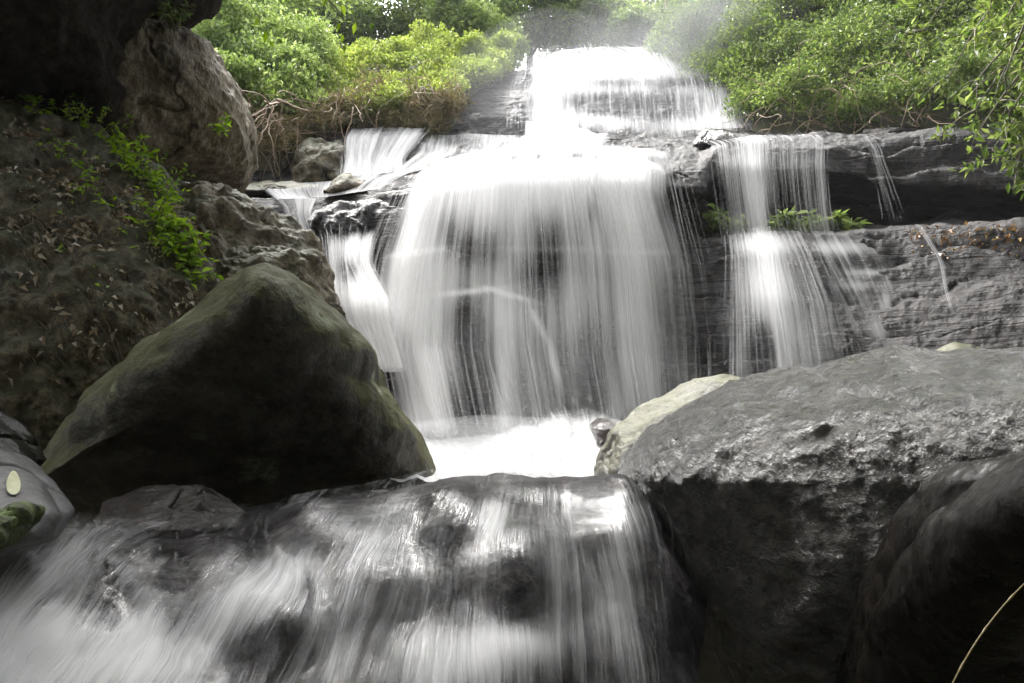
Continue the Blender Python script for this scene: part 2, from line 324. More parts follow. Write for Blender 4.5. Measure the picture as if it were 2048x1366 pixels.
# ------------------------------------------------------------ water sheets
def dens_blobs(px, py, base, blobs):
    d = np.full(np.shape(px), float(base))
    for bb in blobs:
        x, y, sx, sy, a = bb[:5]; th = R(bb[5]) if len(bb) > 5 else 0.0
        dx, dy = px - x, py - y; ex = dx * math.cos(th) + dy * math.sin(th); ey = -dx * math.sin(th) + dy * math.cos(th)
        d = d + a * np.exp(-(ex / sx) ** 2 - (ey / sy) ** 2)
    return d
def project(G):
    x, y, z = G[..., 0], G[..., 1], G[..., 2]
    fw = y * math.cos(PITCH) + z * math.sin(PITCH); up = -y * math.sin(PITCH) + z * math.cos(PITCH)
    return 1024 + F * x / fw, 683 - F * up / fw
def sheet(name, rows, nu, nv, mat, base=0.55, blobs=(), off=0.06, edge=0.06, top=0.0, bot=0.0, smv=24, smu=4, rip=0.008, layers=1, gap=0.07, uvs=1.0, bypx=False):
    G0 = loft(rows, nu, nv, smv=smv, smu=smu, bypx=bypx)
    Vs, Fs, UV, D = [], [], [], []; n0 = 0
    for k in range(layers):
        G = G0.copy(); N = facing(grid_normals(G), G)
        uu = np.concatenate([np.zeros((nv, 1)), np.cumsum(np.linalg.norm(np.diff(G, axis=1), axis=-1), 1)], 1)
        wmean = uu[:, -1].mean(); u = np.linspace(0, wmean, nu)[None] + 0 * uu
        vv = np.concatenate([np.zeros((1, nu)), np.cumsum(np.linalg.norm(np.diff(G, axis=0), axis=-1), 0)], 0)
        wv = np.stack([u * 3.0, vv * 0.25, np.full_like(u, 3.3 * k)], -1)
        G = G + N * (off + gap * k + rip * 2 * fbm(wv, 3) + rip * 0.6 * fbm(wv * np.array([5, 1, 1]), 2))[..., None]
        px, py = project(G); d = dens_blobs(px, py, base, blobs)
        s = np.linspace(0, 1, nu)[None]; t = np.linspace(0, 1, nv)[:, None]
        if edge: d = d * smooth01(np.minimum(s, 1 - s) / edge + 0.25 * fbm(wv * np.array([1, 2, 1.]), 2))
        if top: d = d * smooth01(t / top)
        if bot: d = d * smooth01((1 - t) / bot + 0.3 * fbm(wv * 2, 2))
        if k: d = d * 0.9
        Vs.append(G.reshape(-1, 3)); Fs.append(grid_faces(nv, nu) + n0); n0 += nv * nu
        UV.append(np.stack([u * uvs + 7.3 * k, vv * uvs + 3.1 * k], -1).reshape(-1, 2)); D.append(d.ravel())
    return mesh_np(name, np.concatenate(Vs), np.concatenate(Fs), mat, uv=np.concatenate(UV), attrs={'dens': np.clip(np.concatenate(D), 0, 1.3)}, base=False), G0
m_fall = water_mat("falling_white_water", 9, 0.09, 0.34, 0.70, maxa=0.97, white=0.92)
m_fallup = water_mat("upper_white_water", 10, 0.4, 0.40, 0.80, maxa=0.95, white=0.8)
m_thin = water_mat("thin_falling_water", 20, 0.2, 0.42, 0.76, maxa=0.85)
m_casc = water_mat("sliding_stream_water", 30, 0.7, 0.38, 0.72, white=0.9, gloss=0.03, maxa=0.85, warp=0.2)
m_foam = water_mat("churning_foam", 4, 1.6, 0.25, 0.75, white=0.8, maxa=0.99, warp=0.6)

def strands(G0, n, mat, name, wr=(0.004, 0.014), lenr=(0.15, 0.6), off=(0.08, 0.25), dens=None, bulge=0.0, jit=0.02, pts=14):
    """thin threads of water riding on a sheet"""
    nv, nu, _ = G0.shape; N = facing(grid_normals(G0), G0)
    V = []; Fc = []; n0 = 0; made = 0; tries = 0
    UV = []; D = []
    while made < n and tries < n * 20:
        tries += 1
        u = rng.random() * (nu - 1); v0 = rng.random() ** 1.3 * 0.95; L = rng.uniform(*lenr); v1 = min(1.0, v0 + L)
        if dens is not None:
            c = G0[int((v0 * 0.6 + v1 * 0.4) * (nv - 1)), int(u)]; x, y = project(c)
            if rng.random() > dens(x, y): continue
        t = np.linspace(v0, v1, pts) * (nv - 1); i = np.clip(t.astype(int), 0, nv - 2); f = (t - i)[:, None]
        ju = np.clip(u + np.cumsum(rng.normal(0, jit, pts)) * nu * 0.02, 0, nu - 1.001); k = ju.astype(int)
        P = G0[i, k] * (1 - f) + G0[i + 1, k] * f
        fu = (ju - k)[:, None]; k1 = np.minimum(k + 1, nu - 1); P = P * (1 - fu) + (G0[i, k1] * (1 - f) + G0[i + 1, k1] * f) * fu
        s = np.linspace(0, 1, pts); P = P + N[i, k] * (rng.uniform(*off) + bulge * np.sin(s * np.pi))[:, None]
        T = np.gradient(P, axis=0); T /= np.linalg.norm(T, axis=1)[:, None] + 1e-9
        A = np.cross(T, N[i, k]); A /= np.linalg.norm(A, axis=1)[:, None] + 1e-9
        w_ = 0.5 * rng.uniform(*wr) * np.sin(np.clip(s * 0.96 + 0.02, 0, 1) * np.pi) ** 0.6
        B = np.cross(T, A)
        ring = np.stack([P + A * w_[:, None], P + B * w_[:, None] * 0.5, P - A * w_[:, None]], 1)
        V.append(ring.reshape(-1, 3)); Fc.append(grid_faces(pts, 3) + n0); n0 += pts * 3
        made += 1
    return mesh_np(name, np.concatenate(V), np.concatenate(Fc), mat, base=False)
def strand_mat():
    m, t = M("water_threads"); b = NB(t)
    df = b.n('BsdfDiffuse', {'Color': (0.88, 0.88, 0.89, 1)}); tl = b.n('BsdfTranslucent', {'Color': (0.88, 0.88, 0.89, 1)})
    ws = b.n('MixShader', {0: 0.45, 1: df.outputs[0], 2: tl.outputs[0]}); tp = b.n('BsdfTransparent')
    mx = b.n('MixShader', {0: 0.22, 1: tp.outputs[0], 2: ws.outputs[0]}); b.n('OutputMaterial', {'Surface': mx.outputs[0]}); return m
m_strand = strand_mat()
def join_under(parent_obj, child):
    child.parent = parent_obj; child.matrix_parent_inverse = parent_obj.matrix_world.inverted()

# main curtain
rows = [
 [(880,352,7.9),(1000,328,7.95),(1150,322,8.0),(1300,330,8.0),(1345,345,8.0)],
 [(828,392,7.5),(880,362,7.4),(1000,342,7.3),(1150,338,7.3),(1300,345,7.35),(1350,362,7.45)],
 [(800,450,7.25),(870,415,7.1),(1000,395,7.0),(1150,390,7.0),(1300,395,7.05),(1352,410,7.2)],
 [(752,560,6.95),(850,540,6.7),(1000,540,6.6),(1150,540,6.7),(1300,545,6.8),(1400,560,6.95)],
 [(735,700,6.6),(850,720,6.3),(1000,720,6.2),(1150,720,6.4),(1290,720,6.55),(1420,720,6.75)],
 [(780,900,6.0),(880,915,5.8),(1000,920,5.75),(1150,900,6.0),(1290,860,6.3),(1430,850,6.4)],
]
bl = [(1400,680,45,260,-.22),(1150,330,260,30,.1),(930,584,60,6,.28,-6),(1020,590,50,6,.26,16),(1078,650,50,7,.24,62),(1110,735,45,8,.2,72),(1090,498,110,6,.07),(1270,505,60,6,.1),(830,505,50,6,.25,-8),(1330,400,30,60,-.2),(1185,410,16,50,-.25),(1000,380,230,55,.35),(800,590,60,90,.3),(960,790,70,130,-.3),(930,650,35,60,-.2),(1060,560,60,50,-.15),(1100,500,30,70,-.2),(1150,620,30,120,.12),(820,450,30,100,.15),(900,460,25,60,-.2),(1230,650,90,170,-.10),(1180,760,70,120,-.2),(1290,520,50,200,.12),(870,700,40,200,.2),
      (1010,700,22,260,.25),(780,760,60,120,-.12),(1255,560,25,260,.2),(1340,640,30,250,-.15),(900,650,200,90,-.05),(960,500,60,40,-.2)]
mw, Gm = sheet("waterfall", rows, 420, 300, m_fall, base=0.55, blobs=bl, layers=2, off=0.05, gap=0.14, edge=0.08, bot=0.05, top=0.04)
tag(mw, "tall central curtain of white water pouring over the middle ledge", "waterfall", kind='structure')
s1 = strands(Gm, 420, m_strand, "water_threads", (0.004, 0.014), (0.2, 0.7), (0.08, 0.35), lambda x, y: np.clip(dens_blobs(x, y, 0.45, bl), 0.05, 1)); join_under(mw, s1)

# slide above the curtain and upper tier
rows = [
 [(1040,300,9.6),(1150,285,9.6),(1230,290,9.6)],
 [(960,330,8.7),(1080,318,8.7),(1215,312,8.7)],
 [(860,352,7.9),(1000,330,7.95),(1150,324,8.0),(1300,328,8.0),(1390,345,7.9)],
]
o, g = sheet("waterfall", rows, 200, 90, m_fallup, base=0.8, off=0.1, edge=0.1, top=0.0, layers=2, gap=0.05)
tag(o, "short white slide of water just above the central curtain", "waterfall", kind='structure')
rows = [
 [(1085,122,13.5),(1200,112,13.7),(1300,114,13.7),(1360,133,13.5)],
 [(1035,150,12.9),(1120,125,13.1),(1200,120,13.2),(1300,122,13.2),(1380,142,12.9),(1455,155,12.8)],
 [(1030,172,12.2),(1200,160,12.3),(1300,160,12.3),(1490,182,12.2)],
 [(1020,197,11.8),(1150,190,11.8),(1300,185,11.8),(1505,197,11.8)],
 [(1015,240,11.1),(1150,245,10.9),(1250,242,10.8),(1340,248,10.9),(1515,240,11.2)],
 [(1015,275,10.6),(1150,285,10.2),(1250,290,10.1),(1350,285,10.2),(1525,278,10.4)],
]
bu = [(1180,140,160,40,.4),(1250,210,60,22,-.4),(1170,205,60,20,-.3),(1330,215,60,30,-.3),(1230,165,90,10,-.3),(1380,165,60,12,-.25),(1200,240,50,12,.2),(1450,225,50,60,.12),(1400,250,60,25,.15),(1100,230,60,50,.25),(1250,270,100,12,-.2)]
o, Gu = sheet("waterfall", rows, 360, 260, m_fallup, base=0.58, blobs=bu, off=0.08, layers=2, gap=0.1, edge=0.13, smv=3)
tag(o, "uppermost broad fall of white water stepping down below the trees", "waterfall", kind='structure')
s2 = strands(Gu, 900, m_strand, "water_threads", (0.005, 0.02), (0.1, 0.35), (0.1, 0.3)); join_under(o, s2)
# bright slab under the upper tier leading to the slide
rows = [[(1040,268,10.6),(1130,280,10.3),(1180,290,10.2)],[(1040,300,9.5),(1120,300,9.4),(1210,308,9.3)],[(1000,335,8.3),(1120,330,8.3),(1215,330,8.3)]]
o, g = sheet("waterfall", rows, 120, 80, m_fallup, base=0.95, off=0.15, edge=0.12, layers=2, gap=0.06)
tag(o, "blown out white step of water between the upper fall and the slide", "waterfall", kind='structure')
# left small cascade
rows = [[(690,283,9.7),(780,280,9.7),(865,282,9.7)],[(680,300,9.3),(760,300,9.3),(850,300,9.3)],[(685,340,9.0),(750,345,8.9),(820,335,8.9)],[(680,380,8.6),(745,378,8.5),(820,368,8.4)]]
o, g = sheet("waterfall", rows, 140, 90, m_fallup, base=0.7, off=0.12, edge=0.12, layers=2, gap=0.06)
tag(o, "small white cascade below the exposed roots on the left", "waterfall", kind='structure')
o2 = strands(g, 200, m_strand, "water_threads", (0.004, 0.012), (0.2, 0.6), (0.14, 0.2)); join_under(o, o2)
# sheet running along the ledge between
rows = [[(830,285,9.8),(950,282,10.2),(1060,285,10.2)],[(820,320,9.0),(950,318,9.1),(1060,318,9.1)],[(760,378,8.0),(900,345,8.1),(1000,333,8.1)]]
o, g = sheet("waterfall", rows, 140, 80, m_fallup, base=0.62, off=0.1, edge=0.1)
tag(o, "thin foaming water spread over the rock left of the slide", "waterfall", kind='structure')
# left stream rows
rows = [[(490,388,8.9),(640,384,8.8),(850,358,8.4)],[(520,400,8.4),(640,398,8.3),(810,378,7.9)],[(550,418,8.2),(640,415,8.1),(780,396,7.75)]]
o, g = sheet("stream", rows, 160, 80, m_fallup, base=0.68, blobs=[(700,405,90,5,-.4),(560,405,60,20,.3),(760,385,70,6,.3)], off=0.12, edge=0.08, smv=4)
tag(o, "white water spread across the ledge left of the central curtain", "stream", kind='structure')
rows = [[(545,412,8.3),(585,414,8.2),(650,420,8.1)],[(570,440,8.0),(605,445,7.95),(640,440,7.9)],[(600,490,7.8),(630,500,7.7),(650,500,7.7)]]
o, g = sheet("stream", rows, 80, 60, m_fallup, base=0.65, off=0.14, edge=0.15)
tag(o, "narrow white stream running between pale slabs at the left of the ledge", "stream", kind='structure')
rows = [[(645,490,7.7),(700,485,7.7),(780,480,7.6)],[(650,515,7.4),(700,515,7.4),(765,515,7.3)],[(655,560,7.1),(700,560,7.1),(760,560,7.0)],[(670,650,6.6),(730,640,6.5),(800,650,6.4)],[(720,760,6.2),(780,760,6.2),(840,760,6.1)]]
o, Gs = sheet("waterfall", rows, 120, 120, m_fall, base=0.6, blobs=[(700,540,25,25,-.3)], off=0.15, edge=0.15, top=0.2, layers=2)
tag(o, "slim side fall squeezing down behind the mossy pointed boulder", "waterfall", kind='structure')
s3 = strands(Gs, 160, m_strand, "water_threads", (0.004, 0.012), (0.2, 0.6), (0.16, 0.3)); join_under(o, s3)
# right fall over the overhang
rows = [[(1390,292,8.9),(1500,280,8.9),(1650,276,8.9)],[(1415,302,8.05),(1500,292,8.0),(1660,286,8.0)],[(1420,345,7.7),(1510,345,7.65),(1655,345,7.7)],[(1430,420,7.6),(1530,420,7.55),(1660,420,7.6)],[(1440,480,7.5),(1550,480,7.4),(1670,478,7.5)]]
br = [(1490,320,35,60,.25),(1515,400,28,80,.45),(1600,330,50,30,.1),(1560,430,25,60,-.15),(1650,400,15,100,.15),(1430,400,30,60,-.1)]
o, Gr = sheet("waterfall", rows, 240, 140, m_thin, base=0.5, blobs=br, off=0.06, edge=0.06, top=0.05)
tag(o, "ragged thin fall dropping over the dark overhang on the right", "waterfall", kind='structure')
s4 = strands(Gr, 180, m_strand, "water_threads", (0.003, 0.011), (0.15, 0.8), (0.05, 0.12), lambda x, y: np.clip(dens_blobs(x, y, 0.4, br), 0.03, 1)); join_under(o, s4)
rows = [[(1440,484,7.4),(1520,474,7.3),(1610,474,7.3)],[(1440,530,7.15),(1530,525,7.05),(1640,525,7.05)],[(1435,620,6.8),(1560,620,6.65),(1680,620,6.7)],[(1425,800,6.3),(1570,800,6.2),(1730,800,6.2)]]
bf = [(1530,490,60,20,.35),(1530,570,50,90,.42),(1600,690,50,110,.22),(1470,720,30,60,.1),(1440,600,20,100,-.2),(1530,700,25,60,-.2)]
o, Gf = sheet("waterfall", rows, 260, 180, m_thin, base=0.42, blobs=bf, off=0.1, edge=0.12, top=0.02, layers=2, gap=0.05, smv=14)
tag(o, "fan of spray sliding down the stepped rock face on the right", "waterfall", kind='structure')
s5 = strands(Gf, 160, m_strand, "water_threads", (0.003, 0.012), (0.1, 0.5), (0.1, 0.2), lambda x, y: np.clip(dens_blobs(x, y, 0.15, bf), 0.03, 1)); join_under(o, s5)
rows = [[(1570,474,7.32),(1660,472,7.3),(1760,492,7.25)],[(1590,520,7.1),(1700,522,7.1),(1800,530,7.1)],[(1640,600,6.85),(1730,600,6.85),(1820,600,6.85)],[(1700,720,6.5),(1780,720,6.5),(1850,720,6.5)]]
o, g5 = sheet("waterfall", rows, 220, 160, m_fallup, base=0.47, blobs=[(1680,495,80,14,.35),(1735,545,40,8,.35),(1720,570,50,10,.2),(1775,600,14,50,.25),(1760,690,20,40,.15)], off=0.07, edge=0.15, bot=0.2, smv=8)
tag(o, "thin broken water skimming over the rock steps right of the spray fan", "waterfall", kind='structure')
rows = [[(1708,282,8.0),(1735,283,8.0)],[(1725,310,7.8),(1760,320,7.75)],[(1745,380,7.65),(1785,390,7.6)],[(1755,450,7.5),(1805,455,7.5)]]
o, g = sheet("waterfall", rows, 40, 90, m_thin, base=0.5, off=0.08, edge=0.35, bot=0.8)
tag(o, "lone wispy trickle falling past the black recess at far right", "waterfall", kind='structure')
s6 = strands(g, 26, m_strand, "water_threads", (0.003, 0.009), (0.2, 0.8), (0.09, 0.13)); join_under(o, s6)
# far right trickles on rock
rows = [[(1790,480,7.1),(1850,470,7.05)],[(1840,540,6.8),(1880,540,6.8)],[(1850,600,6.6),(1890,600,6.6)],[(1890,690,6.3),(1910,690,6.3)]]
o, g = sheet("waterfall", rows, 50, 90, m_thin, base=0.5, off=0.14, edge=0.25, bot=0.3)
tag(o, "faint trickle down the dark rock right of the spray fan", "waterfall", kind='structure')
# foam at foot and pool
rows = [[(760,860,6.2),(880,872,6.05),(1000,868,6.0),(1100,825,6.0),(1160,805,6.1),(1250,840,6.2)],[(800,910,5.7),(880,912,5.6),(1000,905,5.5),(1100,870,5.5),(1200,870,5.6),(1260,880,5.6)],[(780,950,4.8),(900,945,4.8),(1050,935,4.8),(1150,925,4.8),(1230,930,4.8)],[(780,985,3.7),(1000,980,3.6),(1100,980,3.6),(1260,980,3.6)]]
o, g = sheet("water", rows, 200, 140, m_foam, base=0.78, off=0.04, edge=0.0, layers=1, rip=0.045, top=0.2)
tag(o, "white churning foam in the pool at the foot of the main fall", "water", kind='structure')
s7 = strands(g, 300, m_strand, "splash_threads", (0.004, 0.014), (0.05, 0.15), (0.02, 0.12)); join_under(o, s7)

# ------------------------------------------------------------ foreground cascade
FR = [
 [(-200,1120,2.6),(150,1080,3.0),(350,1030,3.4),(600,1010,3.5),(870,975,3.7),(1000,968,3.7),(1130,972,3.7),(1270,968,3.7),(1400,1000,3.5)],
 [(-200,1120,2.2),(60,1060,2.4),(200,1060,2.5),(330,1085,2.6),(420,1060,2.75),(520,1030,2.85),(700,1000,2.9),(870,965,2.95),(1000,954,3.0),(1130,962,3.0),(1250,952,3.0),(1290,1000,3.0),(1400,1060,3.4)],
 [(-200,1170,2.1),(60,1110,2.2),(200,1110,2.35),(330,1110,2.45),(420,1090,2.6),(520,1060,2.65),(700,1035,2.6),(870,1000,2.65),(1000,985,2.65),(1130,1000,2.7),(1250,990,2.7),(1300,1040,2.75),(1400,1100,3.3)],
 [(-200,1230,2.0),(100,1190,2.1),(330,1170,2.2),(500,1150,2.3),(700,1120,2.3),(870,1090,2.35),(1030,1100,2.3),(1130,1090,2.45),(1250,1090,2.45),(1320,1140,2.55),(1430,1200,3.1)],
 [(-200,1320,1.9),(100,1260,1.9),(330,1270,2.0),(500,1260,2.0),(700,1240,2.05),(870,1220,2.15),(1030,1200,2.15),(1130,1220,2.3),(1330,1220,2.4),(1450,1250,3.0)],
 [(-200,1460,1.7),(100,1420,1.75),(330,1420,1.75),(500,1420,1.8),(700,1420,1.85),(870,1420,1.9),(1030,1400,1.95),(1130,1420,2.1),(1380,1420,2.3),(1480,1420,2.9)],
 [(-200,1700,1.6),(1400,1700,1.9)],
]
G = loft(FR, 520, 420, bypx=True, smv=14, smu=14)
N = facing(grid_normals(G), G)
d = 0.05 * fbm(G * 1.5 + 40, 3) + 0.018 * fbm(G * 3.4 + 4, 3, True) + 0.01 * fbm(G * 14, 3)
px, py = project(G)
for (x, y, s, a) in ((1030, 1150, 60, 0.07), (900, 1060, 45, 0.08), (430, 1180, 80, 0.10), (560, 1290, 70, 0.10), (300, 1180, 60, 0.08), (640, 1090, 70, 0.08), (760, 1200, 60, 0.06)):
    d = d + 0.8 * a * np.exp(-((px - x) ** 2 + ((py - y) * 0.9) ** 2) / (s * s))
o = mesh_np("boulder", G + N * d[..., None] - np.array([0, 0, 0.0]), grid_faces(*G.shape[:2]), m_bed)
tag(o, "broad black rock under the sliding water in the foreground", "boulder")
GW = G + N * sm(sm(d, 30, 0), 30, 1)[..., None]

import warnings; warnings.filterwarnings('ignore')
def depth_lookup(G, BW=8):
    """distance of a surface for each direction, so that things can be laid onto it"""
    gx, gy = project(G); ZB = np.full((240, 360), np.nan)
    ix = ((gx + 500) / BW).astype(int); iy = ((gy + 100) / BW).astype(int); ok = (ix >= 0) & (ix < 360) & (iy >= 0) & (iy < 240)
    a = np.full(ZB.shape, np.inf); np.minimum.at(a, (iy[ok], ix[ok]), G[..., 1][ok]); ZB[:] = np.where(np.isinf(a), np.nan, a)
    for _ in range(60):
        m = np.isnan(ZB)
        if not m.any(): break
        sh = np.stack([np.roll(ZB, 1, 0), np.roll(ZB, -1, 0), np.roll(ZB, 1, 1), np.roll(ZB, -1, 1)]); av = np.nanmean(sh, 0); ZB[m] = av[m]
    def f_(px, py):
        x = np.clip((np.asarray(px) + 500) / BW - 0.5, 0, 358.9); y = np.clip((np.asarray(py) + 100) / BW - 0.5, 0, 238.9); i, j = y.astype(int), x.astype(int); f, g = y - i, x - j
        return (ZB[i, j] * (1 - g) + ZB[i, j + 1] * g) * (1 - f) + (ZB[i + 1, j] * (1 - g) + ZB[i + 1, j + 1] * g) * f
    return f_
rockY = depth_lookup(GW)
STR = [ # streamlines: crest -> middle -> bottom (pixels of the rock surface they run over)
 ((-60,1060),(-120,1200),(-250,1420)), ((60,1052),(0,1200),(-160,1430)), ((200,1062),(100,1170),(-90,1430)), ((340,1082),(200,1180),(30,1430)), ((430,1058),(310,1200),(170,1440)), ((520,1032),(420,1180),(260,1450)), ((620,1016),(530,1160),(360,1450)),
 ((740,995),(640,1130),(520,1450)), ((870,967),(800,1110),(690,1460)), ((960,958),(905,1120),(860,1460)), ((1040,957),(1020,1130),(1020,1460)), ((1130,963),(1145,1120),(1160,1460)), ((1210,957),(1245,1120),(1290,1460)), ((1285,985),(1330,1130),(1400,1460))]
def flow(nu, nv, x0=0.0, x1=1.0):
    A = np.array(STR, float); s = np.linspace(x0, x1, nu) * (len(STR) - 1); Q = np.stack([np.stack([np.interp(s, np.arange(len(STR)), A[:, k, c]) for c in (0, 1)], -1) for k in range(3)])
    for k in range(3): Q[k] = sm(Q[k], 25, 0)
    t = np.linspace(0, 1, nv)[:, None, None]; q = (1 - t) ** 2 * Q[0] + 2 * t * (1 - t) * (2 * Q[1] - 0.5 * Q[0] - 0.5 * Q[2]) + t * t * Q[2]
    Y = rockY(q[..., 0], q[..., 1]); Y = sm(sm(Y[..., None], 40, 0), 30, 1)[..., 0]
    return W(q[..., 0], q[..., 1], Y)
def film(base, blobs, off, label, nu=560, nv=380, layers=2):
    P = flow(nu, nv); N = facing(grid_normals(P), P); s = np.linspace(0, 1, nu)[None]; t = np.linspace(0, 1, nv)[:, None]
    u = s * np.linalg.norm(np.diff(P, axis=1), axis=-1).sum(1).mean() + 0 * t
    v = np.concatenate([np.zeros((1, nu)), np.cumsum(np.linalg.norm(np.diff(P, axis=0), axis=-1), 0)], 0); v = v * 0 + v.mean(1, keepdims=True)
    out = []; Fs = []; UV = []; D = []
    for k in range(layers):
        wv = np.stack([u * 6, v * 0.8, 0 * u + 3 * k], -1)
        Q = P + N * (off + 0.035 * k + 0.007 * fbm(wv, 3) + 0.002 * fbm(wv * np.array([4, 1, 1]), 2))[..., None]
        px, py = project(Q); dd = dens_blobs(px, py, base, blobs) + 0.12 * fbm(np.stack([px / 110 + k, py / 110, 0 * px], -1), 3)
        dd = np.maximum(dd, 0.03) * smooth01(np.minimum(s, 1 - s) / 0.03)
        out.append(Q.reshape(-1, 3)); Fs.append(grid_faces(nv, nu) + k * nu * nv); UV.append(np.stack([u + k * 3.3, v], -1).reshape(-1, 2)); D.append(dd.ravel())
    o = mesh_np("stream", np.concatenate(out), np.concatenate(Fs), m_casc, uv=np.concatenate(UV), attrs={'dens': np.clip(np.concatenate(D), 0, 1.3)}, base=False)
    tag(o, label, "stream", kind='structure'); return o, P
bg = [(100,1150,130,35,.28,-35),(40,1310,230,90,.75),(290,1270,40,100,.35,15),(330,1160,170,38,-.35,-35),(370,1150,50,80,-.25,20),(470,1230,60,140,.28,40),(580,1170,40,120,.25,35),
      (500,1300,90,50,-.35,-30),(600,1200,40,120,-.15,35),(590,1075,130,28,-.35,-12),(740,1080,30,90,.15,35),(760,1220,80,110,.06,20),(895,1110,36,110,-.27,5),(985,1040,28,60,.3),(1035,1165,52,70,-.42),(1030,1285,90,45,.35),
      (1120,1160,30,180,.25),(1175,1060,36,40,-.18),(1220,1180,60,160,.22),(1330,1250,40,160,-.2),(1050,966,230,10,-.2),(1180,980,150,26,-.35),(960,985,80,20,-.12),(1200,1010,40,60,-.12),(830,1120,30,40,-.2),(880,1330,120,60,.22),(680,1320,50,60,.1),(690,1010,100,16,-.25,-12)]
o, P1 = film(0.35, bg, 0.02, "foreground stream sliding in pale streaks over the black rock")
s8 = strands(P1, 900, m_strand, "water_threads", (0.0008, 0.0028), (0.04, 0.25), (0.03, 0.06), lambda x, y: np.clip(dens_blobs(x, y, 0.3, bg), 0.02, 1), jit=0.004, bulge=0.008); join_under(o, s8)

# ------------------------------------------------------------ boulders
GRIDS = {}
def cleft_none(G): return 0.0
def cleft_long(G):
    px, py = project(G); return 0.03 * np.exp(-((py - (850 - 0.12 * (px - 1640) + 10 * np.sin(px / 25))) / 13) ** 2 - ((px - 1650) / 75) ** 2) + 0.05 * np.exp(-((py - (760 + 0.35 * (px - 1700))) / 7) ** 2 - ((px - 1730) / 90) ** 2)
cleft = cleft_none
def boulder(outline, Y, T, mat, label, name="boulder", cat="boulder", p=2.2, tilt=(0, 0), c=None, nt=300, ns=90, disp=(0.06, 0.03, 0.008), freq=1.0, back=None, seed=0, group=None, rnd=3, ridge=0.5, facets=0, crack=0.02):
    O = np.array(outline, float); O2 = np.vstack([O, O[:1]])
    d = np.concatenate([[0], np.cumsum(np.hypot(*np.diff(O2, axis=0).T))]); t = np.linspace(0, d[-1], nt, endpoint=False)
    P = np.stack([np.interp(t, d, O2[:, 0]), np.interp(t, d, O2[:, 1])], -1)
    for _ in range(rnd): P = 0.25 * np.roll(P, 1, 0) + 0.5 * P + 0.25 * np.roll(P, -1, 0)
    C = np.array(c if c else P.mean(0), float)
    ph = np.linspace(0.015, np.pi / 2, ns); s = np.sin(ph); g = (1 - s ** p).clip(0) ** (1 / p)
    rings = []
    def base_depth(q): return Y + tilt[0] * (q[..., 0] - C[0]) / 1000 + tilt[1] * (C[1] - q[..., 1]) / 1000
    q = C + s[:, None, None] * (P - C)[None]
    front = W(q[..., 0], q[..., 1], base_depth(q) - T * g[:, None])
    backp = W(q[..., 0], q[..., 1], base_depth(q)) + np.array([0, 1, 0]) * ((back or T) * g)[:, None, None]
    G = np.concatenate([front, backp[::-1][1:]], 0)
    n = np.cross(np.roll(G, -1, 1) - np.roll(G, 1, 1), np.gradient(G, axis=0)); n /= np.linalg.norm(n, axis=-1, keepdims=True) + 1e-9
    ctr = G.mean((0, 1)); s_ = np.sign(((G - ctr) * n).sum(-1).mean()); n = n * s_
    fr_ = np.random.default_rng(int(abs(C[0]) + abs(C[1])))
    for k in range(facets):
        nk = fr_.normal(size=3); nk[1] = -abs(nk[1]) * 1.2; nk /= np.linalg.norm(nk); dt = ((G - ctr) * nk).sum(-1); off_ = np.quantile(dt, fr_.uniform(0.86, 0.96))
        G = G - nk * (np.clip(dt - off_, 0, None) * 0.85)[..., None]
    q = G * freq + seed
    cr_ = noise(q * 1.7 + 50 + 0.35 * fbm(q * 4, 3)[..., None]); ck = np.exp(-(cr_ / 0.025) ** 2) * (noise(q * 0.9 + 80) > 0.0)
    dd = disp[0] * fbm(q * 1.3, 3) + disp[1] * (ridge * fbm(q * 3.2, 4, True) + (1 - ridge) * fbm(q * 3.2 + 5, 4)) + disp[2] * fbm(q * 14, 4) - crack * ck - cleft(G) + 0.3 * disp[1] * np.clip(noise(q * 5.1 + 9) * 4, -1, 1)
    GRIDS[label] = G
    G = G + n * dd[..., None]
    m = G.shape[0]; V = np.concatenate([G.reshape(-1, 3), G[0].mean(0)[None], G[-1].mean(0)[None]])
    Fq = grid_faces(m, nt, True)
    a = np.arange(nt); b = np.roll(a, -1); c0 = np.full(nt, m * nt); cap1 = np.stack([c0, b, a, a], -1)
    cap2 = np.stack([c0 + 1, a + (m - 1) * nt, b + (m - 1) * nt, b + (m - 1) * nt], -1)
    Ft = np.concatenate([np.concatenate([Fq[:, [0, 1, 2]], Fq[:, [0, 2, 3]]]), cap1[:, :3], cap2[:, :3]])
    if s_ < 0: Ft = Ft[:, ::-1]
    o = mesh_np(name, V, Ft, mat); tag(o, label, cat, group); return o

